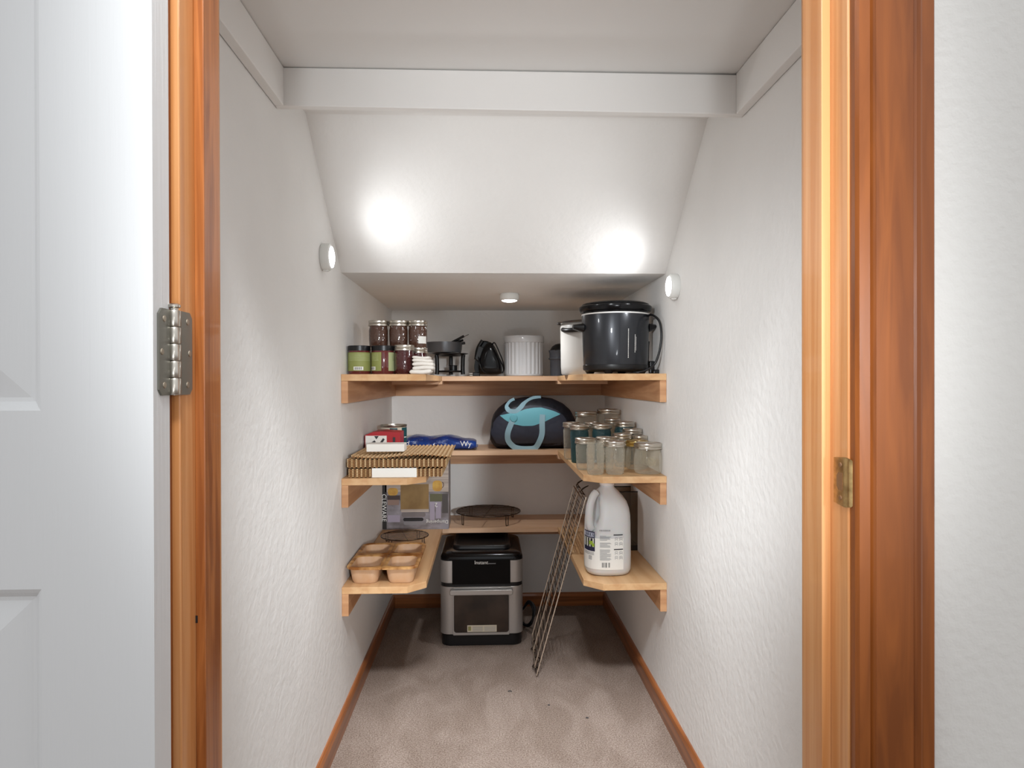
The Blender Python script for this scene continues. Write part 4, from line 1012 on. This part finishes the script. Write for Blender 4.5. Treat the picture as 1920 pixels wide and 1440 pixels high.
# ---- round wire cooling racks
def round_rack(lab, cx, cy, z, R, hleg, n, wr, m, rz, tilt=None, legs=4, group='round wire cooling racks'):
    t = thing('cooling_rack', lab, 'rack', (cx, cy, z), 0, group)
    if tilt: t.rotation_euler = tilt
    zt2 = hleg
    bm = BM(); add_tube(bm, [(R*math.cos(2*PI*k/56), R*math.sin(2*PI*k/56), zt2) for k in range(56)], wr*1.35, 8, closed=True); obj('rim', bm, m, t, smooth=60)
    ca, sa = math.cos(rz), math.sin(rz)
    for k in range(n):
        v = -R+2*R*(k+1)/(n+1); l = math.sqrt(R*R-v*v)
        bm = BM(); add_tube(bm, [(ca*-l-sa*v, sa*-l+ca*v, zt2+wr), (ca*l-sa*v, sa*l+ca*v, zt2+wr)], wr, 6); obj('wire', bm, m, t, smooth=60)
    bm = BM(); v = 0; add_tube(bm, [(-sa*-R, ca*-R, zt2-wr), (-sa*R, ca*R, zt2-wr)], wr, 6); obj('cross_wire', bm, m, t, smooth=60)
    for k in range(legs):
        a = rz+PI/4+k*2*PI/legs; c_, s_ = math.cos(a), math.sin(a); tn = (-s_, c_)
        q_ = R*0.97
        bm = BM(); add_tube(bm, smooth_path([(q_*c_-tn[0]*0.006, q_*s_-tn[1]*0.006, zt2), (q_*c_-tn[0]*0.005, q_*s_-tn[1]*0.005, 0.004), (q_*c_, q_*s_, wr), (q_*c_+tn[0]*0.005, q_*s_+tn[1]*0.005, 0.004), (q_*c_+tn[0]*0.006, q_*s_+tn[1]*0.006, zt2)], 3), wr, 6); obj('leg', bm, m, t, smooth=60)
    return t
xr_, rr_ = span(850, 981, 955, 2.82)
rr_ = min(rr_, 0.127)
round_rack('large round wire rack standing on the back of the lowest shelf', xr_, 2.822, Z1, 0.131, 0.042, 11, 0.0019, WIRED, -0.16, legs=4)
xr_, rr_ = span(708, 799, 990, 2.36)
rr_ = 0.083
xq = max(xr_, A+rr_+0.012)
t2 = round_rack('smaller round wire rack between the stoneware pan and the printed carton', xq, 2.44, Z1, rr_, 0.030, 8, 0.0015, WIRED, 0.25, legs=4)

# ---- stoneware pan with four loaf wells
py0 = 1.985
ax0, ax1 = atY(644, 1078, 2.0).x, atY(787, 1078, 2.0).x
ax0 = max(ax0, A+0.006)
Dp = 0.305; Wp = ax1-ax0; Hp = 0.052
t = thing('loaf_pan', 'tan stoneware pan with four loaf wells and baked brown rims', 'baking pan', ((ax0+ax1)/2, 1.938+Dp/2, Z1))
wells = [(-Wp*0.25, -Dp*0.25), (Wp*0.25, -Dp*0.25), (-Wp*0.25, Dp*0.25), (Wp*0.25, Dp*0.25)]
ww, wd = Wp*0.395, Dp*0.40
bm = BM()
# rim plate: rounded outline cut by the wells (quad strips via grid fill of ring per well)
for (wx_, wy_) in wells:
    q_ = 8
    outer = []
    inner = rrect(wx_, wy_, ww, wd, 0.022, q_)
    # square cell boundary sampled at matching angles
    cw, cdp = Wp/2, Dp/2
    cxm, cym = math.copysign(Wp/4, wx_), math.copysign(Dp/4, wy_)
    for (ix, iy) in inner:
        dx, dy = ix-cxm, iy-cym
        k_ = min(cw/2/abs(dx) if dx else 9, cdp/2/abs(dy) if dy else 9)
        X, Y = cxm+dx*k_, cym+dy*k_
        # round the outer corners of the pan
        for sx_ in (-1, 1):
            for sy_ in (-1, 1):
                ccx, ccy, R_ = sx_*(Wp/2-0.035), sy_*(Dp/2-0.035), 0.035
                if (X-ccx)*sx_ > 0 and (Y-ccy)*sy_ > 0:
                    v_ = Vector((X-ccx, Y-ccy))
                    if v_.length > R_: v_ = v_.normalized()*R_; X, Y = ccx+v_.x, ccy+v_.y
        outer.append((X, Y))
    n = len(inner)
    def sc(f, z): return [(wx_+(p_[0]-wx_)*f, wy_+(p_[1]-wy_)*f, z) for p_ in inner]
    rings = [[(p_[0], p_[1], Hp-0.007) for p_ in outer], [(p_[0]*1.0, p_[1]*1.0, Hp-0.002) for p_ in outer], [((p_[0]+(q2[0]-p_[0])*0.25), (p_[1]+(q2[1]-p_[1])*0.25), Hp) for p_, q2 in zip(outer, inner)], sc(1.02, Hp-0.0005), sc(0.97, Hp-0.003)]
    add_loft(bm, rings, False, False)
    add_loft(bm, [[(p_[0], p_[1], Hp-0.007) for p_ in outer], sc(1.04, Hp-0.008)], False, False)
obj('rim', bm, STAIN, t, smooth=50)
for (wx_, wy_) in wells:
    inner = rrect(wx_, wy_, ww, wd, 0.022, 8)
    def sc(f, z, g_=None): return [(wx_+(p_[0]-wx_)*f, wy_+(p_[1]-wy_)*(g_ or f), z) for p_ in inner]
    bm = BM(); add_loft(bm, [sc(0.97, Hp-0.003), sc(0.93, Hp*0.6), sc(0.84, 0.012), sc(0.76, 0.006)], False, True)
    add_loft(bm, [sc(1.04, Hp-0.0075), sc(1.0, Hp*0.6), sc(0.92, 0.010), sc(0.84, 0.001), sc(0.7, 0.0)], False, True)
    obj('loaf_well', bm, STONE, t, smooth=50)

# ---- milk jug
YM = 2.055
x, r = span(1096.5, 1181, 1040, YM)
t = thing('plastic_jug', 'translucent white plastic jug with a printed label on the lowest shelf', 'jug', (x, YM+0.004, Z1))
HJ = 0.276
JUG = mat('translucent_polyethylene', (212, 211, 210), 0.42, sss=0.25)
sect = [(0, 0.80, 0.78), (0.004, 0.92, 0.9), (0.014, 0.985, 0.985), (0.03, 1.0, 1.0), (0.115, 1.0, 1.0), (0.125, 0.99, 0.99), (0.150, 0.99, 0.99), (0.175, 0.975, 0.97), (0.195, 0.93, 0.92), (0.215, 0.83, 0.82), (0.232, 0.66, 0.66), (0.246, 0.47, 0.48), (0.256, 0.32, 0.34), (0.262, 0.29, 0.30), (0.276, 0.29, 0.30)]
bm = BM(); rings = []
for (z_, fx, fy) in sect:
    shx = 0.0
    ring = []
    for j in range(56):
        a = 2*PI*j/56; e = 0.72 if z_ < 0.22 else 0.95
        X = math.copysign(abs(math.cos(a))**e, math.cos(a))*r*fx; Y = math.copysign(abs(math.sin(a))**e, math.sin(a))*r*fy*0.98
        # handle recess on the left-front corner
        d_ = math.exp(-((a-(PI+0.55))/0.5)**2)*math.exp(-((z_-0.185)/0.042)**2)
        X *= 1-0.72*d_; Y *= 1-0.72*d_
        ring.append((X+shx, Y, z_))
    rings.append(ring)
add_loft(bm, rings, True, True)
body = obj('jug_body', bm, JUG, t, smooth=60); 
ah = PI+0.55
hp_ = [(0.62, 0.243), (0.80, 0.232), (0.93, 0.212), (1.0, 0.188), (1.02, 0.165), (1.0, 0.148), (0.90, 0.135)]
P = [(r*f*math.cos(ah)*1.0, r*f*math.sin(ah), z_) for f, z_ in hp_]
bm = BM(); add_tube(bm, smooth_path(P, 5), 0.0115, 12); obj('handle', bm, JUG, t, smooth=60)
bm = BM(); add_lathe(bm, [(r*0.29, 0.262), (r*0.33, 0.263), (r*0.33, 0.279), (r*0.30, 0.281), (0, 0.281)], 0, 0, 0, 36); obj('cap', bm, mat('pale_cap', (226, 216, 210), 0.5), t, smooth=40)
# squarish label following the jug's cross-section
def jug_pt(a, off):    # a from -y towards +x
    b = a-PI/2; e = 0.72
    return (math.copysign(abs(math.cos(b))**e, math.cos(b))*(r+off), math.copysign(abs(math.sin(b))**e, math.sin(b))*(r*0.98+off))
def jug_patch(bm, a0, a1, z0, z1, off, n=14):
    lo, hi = [], []
    for k in range(n+1):
        p_ = jug_pt(a0+(a1-a0)*k/n, off); lo.append(bm.verts.new((p_[0], p_[1], z0))); hi.append(bm.verts.new((p_[0], p_[1], z1)))
    for k in range(n): bm.faces.new((lo[k], lo[k+1], hi[k+1], hi[k]))
def ang_of(px):        # angle on the jug front for a column of the photograph
    best = 0; bd = 9
    for k in range(-150, 120):
        a = k/100; p_ = jug_pt(a, 0.0008); q_ = Vector((x+p_[0], YM+0.004+p_[1], Z1+0.06))-CAM
        px_ = 960+F_PX*q_.dot(RT)/q_.dot(FW)
        if abs(px_-px) < bd: bd = abs(px_-px); best = a
    return best
LZ0, LZ1 = 0.022, 0.114
bm = BM(); jug_patch(bm, -1.5, ang_of(1169), LZ0, LZ1, 0.0008, 30); lab_ = obj('label', bm, WHITEP, t, smooth=60)
def zj(py): return zat(1140, py, YM-r)-Z1
def jprint(nm, m, items, off=0.0014):
    bm = BM()
    for (p0_, p1_, q0, q1) in items: jug_patch(bm, ang_of(p0_), ang_of(p1_), zj(q1), zj(q0), off, 4)
    return obj(nm, bm, m, t, smooth=60)
txt = []
for k in range(30):
    yy = 1005.5+1.62*k; 
    if yy > 1051: break
    if 1014 < yy < 1017 or 1028 < yy < 1030: continue
    txt.append((1125, 1125+(21 if k % 5 else 14)-random.random()*3, yy, yy+0.7))
jprint('fine_print', INKG, txt)
jprint('heading_bars', INK, [(1150.5, 1167.5, 1003, 1005), (1151, 1168, 1030.3, 1032.3)])
sy = []
for r0_ in (1009, 1018, 1035, 1044):
    for c_ in (1153, 1161.5):
        sy += [(c_, c_+0.7, r0_, r0_+6), (c_+4.5, c_+5.2, r0_+1, r0_+6), (c_, c_+5, r0_, r0_+0.7), (c_+1.5, c_+4, r0_+3, r0_+4)]
jprint('pictograms', INKG, sy)
jprint('barcode', INK, [(1129+1.7*k, 1129+1.7*k+(0.9 if k % 3 else 0.5), 1056, 1065) for k in range(9)])
jprint('navy_banner', mat('navy_print', (36, 38, 66), 0.5), [(1096.8, 1115, 999, 1001), (1096.8, 1115, 1009.5, 1011.5), (1114, 1115.3, 999, 1012), (1096.8, 1115.5, 1028, 1036)])
jprint('banner_fill', mat('silver_blue_print', (176, 180, 198), 0.5), [(1096.9, 1114, 1001, 1009.5)], 0.0011)
jprint('garden_picture', mat('garden_dark_print', (58, 70, 58), 0.5, vary=((34, 36, 44), (60, 60, 60), 3, 0.4, 0.6)), [(1097, 1115.5, 1012, 1028)], 0.0011)
jprint('garden_green', mat('garden_green_print', (150, 176, 60), 0.5), [(1105, 1112, 1017, 1024), (1110, 1114.5, 1021, 1027)], 0.0016)
for ch_, pxx in (('K', 1107.5), ('S', 1112.0), ('R', 1103.4), ('O', 1100.2)):
    a = ang_of(pxx); p_ = jug_pt(a, 0.0016); p2_ = jug_pt(a+0.03, 0.0016)
    text('banner_lettering', ch_, 0.0125, INK, t, (p_[0], p_[1], zj(1005.3)), rx=PI/2, rz=math.atan2(p2_[1]-p_[1], p2_[0]-p_[0]), sx=0.8)
jprint('small_print', INKG, [(1097.5, 1114, 1038+2*k, 1038.9+2*k) for k in range(3)]+[(1104, 1110, 1045+2*k, 1046+2*k) for k in range(4)])
jprint('date_stamp', INKG, [(1124+3*k, 1126.2+3*k, 994.3, 997) for k in range(7)])

# ---- smoked tall container behind the jug
YS_ = 2.36
x0, x1 = atY(1140, 980, YS_).x, atY(1200, 980, YS_).x
SMOKE = thin_glass('smoked_acrylic', (206, 194, 180), (150, 136, 120), 0.2, 0.08)
t = thing('storage_container', 'tall smoke-brown clear plastic container standing behind the milk jug', 'container', ((x0+x1)/2, YS_, Z1))
w_ = x1-x0; hS = zat(1180, 917, YS_)-Z1
hS = min(hS, 0.262)
bm = BM()
o_ = rrect(0, 0, w_, 0.115, 0.026, 8); i_ = rrect(0, 0, w_-0.005, 0.11, 0.0235, 8); b_ = rrect(0, 0, w_*0.94, 0.108, 0.024, 8)
add_loft(bm, [[(p_[0], p_[1], 0) for p_ in b_], [(p_[0], p_[1], hS) for p_ in o_], [(p_[0], p_[1], hS) for p_ in i_], [(p_[0]*0.95, p_[1]*0.95, 0.004) for p_ in i_]]); obj('container_body', bm, SMOKE, t, smooth=50)
bm = BM(); add_tube(bm, [(p_[0], p_[1], hS) for p_ in o_], 0.0022, 8, closed=True); obj('dark_rim', bm, mat('dark_rim', (44, 38, 34), 0.2), t, smooth=60)
bm = BM(); add_loft(bm, [[(p_[0]*1.0, p_[1]*1.0, 0.0) for p_ in b_], [(p_[0]*1.01, p_[1]*1.01, 0.018) for p_ in b_]]); obj('dark_base', bm, mat('dark_base', (50, 42, 38), 0.25), t, smooth=50)

# ---- air fryer oven on the floor
YA0 = 2.505
fx0, fx1 = atY(825, 1150, YA0).x, atY(981, 1150, YA0).x
fw = fx1-fx0; fd = 0.33
t = thing('air_fryer_oven', 'black and stainless air fryer oven with a window door on the carpet', 'oven', ((fx0+fx1)/2, YA0, 0))
def zf(py): return zat(905, py, YA0)
def rbox(nm, m, w, y0, y1, z0, z1, rad, bev=0.002, sm=40, tw=1.0, par=t, x=0, topz_=None):
    bm = BM(); o1 = rrect(x, (y0+y1)/2, w, y1-y0, rad, 8)
    rings = [[(p_[0], p_[1], z0) for p_ in o1], [(x+(p_[0]-x)*tw, p_[1], z1) for p_ in o1]]
    if topz_:
        c_ = (y0+y1)/2
        for (f, dz) in topz_: rings.append([(x+(p_[0]-x)*tw*f, c_+(p_[1]-c_)*f, z1+dz) for p_ in o1])
    add_loft(bm, rings); return obj(nm, bm, m, par, smooth=sm, bevel=bev)
zlab = zf(1094)
rbox('base', BLACKP, fw*0.97, 0.006, fd-0.01, 0.0, zf(1189), 0.035)
rbox('lower_body', STAINL, fw, 0, fd, zf(1189), zf(1100), 0.035)
rbox('dark_seam', BLACKP, fw*0.985, 0.002, fd-0.002, zf(1100), zf(1093), 0.034, 0)
rbox('upper_body', STAINL, fw, 0, fd, zf(1093), zf(1051), 0.035)
rbox('top_cover', BLACKG, fw*1.0, 0, fd, zf(1051), zf(1047), 0.035, 0, 50, topz_=[(0.99, 0.006), (0.965, 0.012), (0.93, 0.016), (0.80, 0.019)])
ztop = zf(1047)+0.019
rbox('raised_lid', BLACKP, fw*0.74, 0.07, fd-0.03, ztop-0.006, ztop+0.008, 0.03, 0, 50, tw=0.96, topz_=[(0.97, 0.004), (0.90, 0.004), (0.86, 0.0005)])
# front furniture
cx_ = lambda px: atY(px, 1100, YA0).x-(fx0+fx1)/2
def fr(nm, m, px0, py0, px1, py1, y0, y1, rad=0.002, par=t, bev=0):
    a, b = cx_(px0), cx_(px1); z0, z1 = zf(py1), zf(py0)
    bm = BM(); add_prism(bm, rrect((a+b)/2, (z0+z1)/2, b-a, z1-z0, rad, 6), y0, y1, 'y'); return obj(nm, bm, m, par, smooth=35, bevel=bev)
fr('control_panel', mat('black_panel_glass', (8, 8, 9), 0.25, spec=0.15), 848, 1050, 957, 1095, -0.003, 0.003, 0.002)
dframe = fr('door', STAINL, 849, 1101, 955, 1190, -0.004, 0.003, 0.004, bev=0.001)
fr('window_surround', mat('dark_gasket', (58, 54, 52), 0.4), 851, 1112.5, 954, 1185, -0.0048, -0.0039, 0.010, par=dframe)
fr('door_window', OVENG, 852, 1113.5, 953, 1184, -0.0056, -0.0046, 0.009, par=dframe)
fr('door_handle', STAINL, 844, 1102, 961, 1111.5, -0.030, -0.003, 0.0055, par=dframe, bev=0.002)
fr('warning_label', mat('label_cream', (216, 206, 186), 0.6), 876, 1171, 931, 1183.5, -0.0064, -0.0056, 0.001, par=dframe)
fr('warning_symbol', mat('label_olive', (150, 148, 96), 0.6), 877.5, 1173, 883, 1181, -0.0068, -0.0063, 0.001, par=dframe)
rects = []
for k in range(5):
    z_ = zf(1174+1.9*k); rects += [(cx_(886), cx_(905), -0.0068, -0.0063, z_-0.0007, z_+0.0004), (cx_(908), cx_(929), -0.0068, -0.0063, z_-0.0007, z_+0.0004)]
lines_block('warning_print', dframe, INKG, rects)
text('maker_lettering', 'Instant', 0.0185, WHITEI, t, (cx_(902.5), -0.0034, zf(1054.5)), rx=PI/2)
lines_block('maker_small_print', t, INKG, [(cx_(916+2*k), cx_(917.2+2*k), -0.0038, -0.0032, zf(1057.3), zf(1055.6)) for k in range(7)])
base = ((fx0+fx1)/2, YA0, 0)
def tube_floor(pts, r, nm, m, par, base, n=6):
    P3 = [Vector(q_)-Vector(base) for q_ in pts]; bm = BM(); add_tube(bm, smooth_path(P3, n), r, 8); return obj(nm, bm, m, par, smooth=60)
e = fx1
for k, o_ in enumerate((0, 0.012, 0.024)):
    tube_floor([(e-0.02, 2.72+o_, 0.03), (e+0.012+o_/3, 2.66, 0.02), (e+0.035+o_/3, 2.62, 0.035+o_), (e+0.046+o_/4, 2.63, 0.085+o_/2), (e+0.030, 2.66, 0.105+o_/3), (e+0.008, 2.68, 0.075), (e-0.015, 2.72, 0.03)], 0.0042, 'cord', BLACKP, t, base)

# ---- folded wire rack leaning on the lowest right shelf arm
def ln(a, b, k): return a+(b-a)*k
Fb = atZ(1006, 1268, 0.004); Bb = atZ(992, 1203, 0.004)
Ft = atX(1099, 950, Fb.x+0.165); Bt = atX(1072, 918, Fb.x+0.165)
# long direction of the rack (up, right), width runs in depth
up = Vector((0.173, 0.055, 0.575)); 
Fb = Vector((Fb.x, Fb.y, 0.006)); wv = Vector((0.010, Bb.y-Fb.y, 0)); 
t = thing('wire_rack', 'long folded wire grid rack leaning from the carpet against the shelf', 'rack', tuple(Fb))
nrm = up.cross(wv).normalized(); 
if nrm.x > 0: nrm = -nrm     # towards the left
lay = [0.0, 0.012]
for L_, (u0, u1) in ((0, (0.0, 1.0)), (1, (0.04, 0.98))):
    o_ = nrm*lay[L_]
    for k in range(4 if L_ == 0 else 3):
        f = k/3 if L_ == 0 else 0.04+0.45*k
        a_, b_ = up*u0+wv*f+o_, up*u1+wv*f+o_
        bm = BM(); add_tube(bm, [a_, b_], 0.0021, 6); obj('long_wire', bm, WIRE, t, smooth=60)
    for k in range(20):
        f = 0.02+0.96*k/19
        if not (u0 <= f <= u1): continue
        a_, b_ = up*f+o_-nrm*0.002-wv*0.015, up*f+o_-nrm*0.002+wv*1.015
        bm = BM(); add_tube(bm, [a_, b_], 0.0014, 6); obj('cross_wire', bm, WIRED, t, smooth=60)
    # closing end wires
    for f in (u0, u1):
        bm = BM(); add_tube(bm, [up*f+o_, up*f+wv+o_], 0.0018, 6); obj('end_wire', bm, WIRE if f else WIRED, t, smooth=60)
# folding feet: zig-zag wire loops at the top and bottom
for f0, s in ((1.0, 1), (0.02, -1)):
    for vb in (0.12, 0.62):
        c0 = up*f0+wv*vb
        loop = [c0, c0+wv*0.10+nrm*0.012+up*0.02*s, c0+wv*0.22-nrm*0.012+up*0.045*max(s, 0), c0+wv*0.30-nrm*0.004+up*0.02*max(s, 0), c0+wv*0.20+nrm*0.010, c0+wv*0.05+nrm*0.004]
        for q_ in loop: q_.z = max(q_.z, 0.0)
        bm = BM(); add_tube(bm, smooth_path(loop, 5), 0.0017, 6); obj('folding_foot', bm, WIRED, t, smooth=60)

# ---- specks of lint on the carpet
for k, (px, py, l_) in enumerate(((956, 1297, 0.006), (1029, 1323, 0.003), (1101, 1347, 0.004))):
    p_ = atZ(px, py, 0.0)
    bm = BM(); add_tube(bm, [(-l_, 0, 0.0016), (0, l_*0.3, 0.0022), (l_, -l_*0.2, 0.0016)], 0.0014, 6)
    o_ = obj('lint_speck', bm, INK, None); o_.location = (p_.x, p_.y, 0)
    tag(o_, ['dark lint speck on the carpet in front of the oven', 'smallest dark speck on the carpet, below the leaning rack', 'dark speck on the carpet nearest the camera and right wall'][k], 'lint', 'lint specks on the carpet')
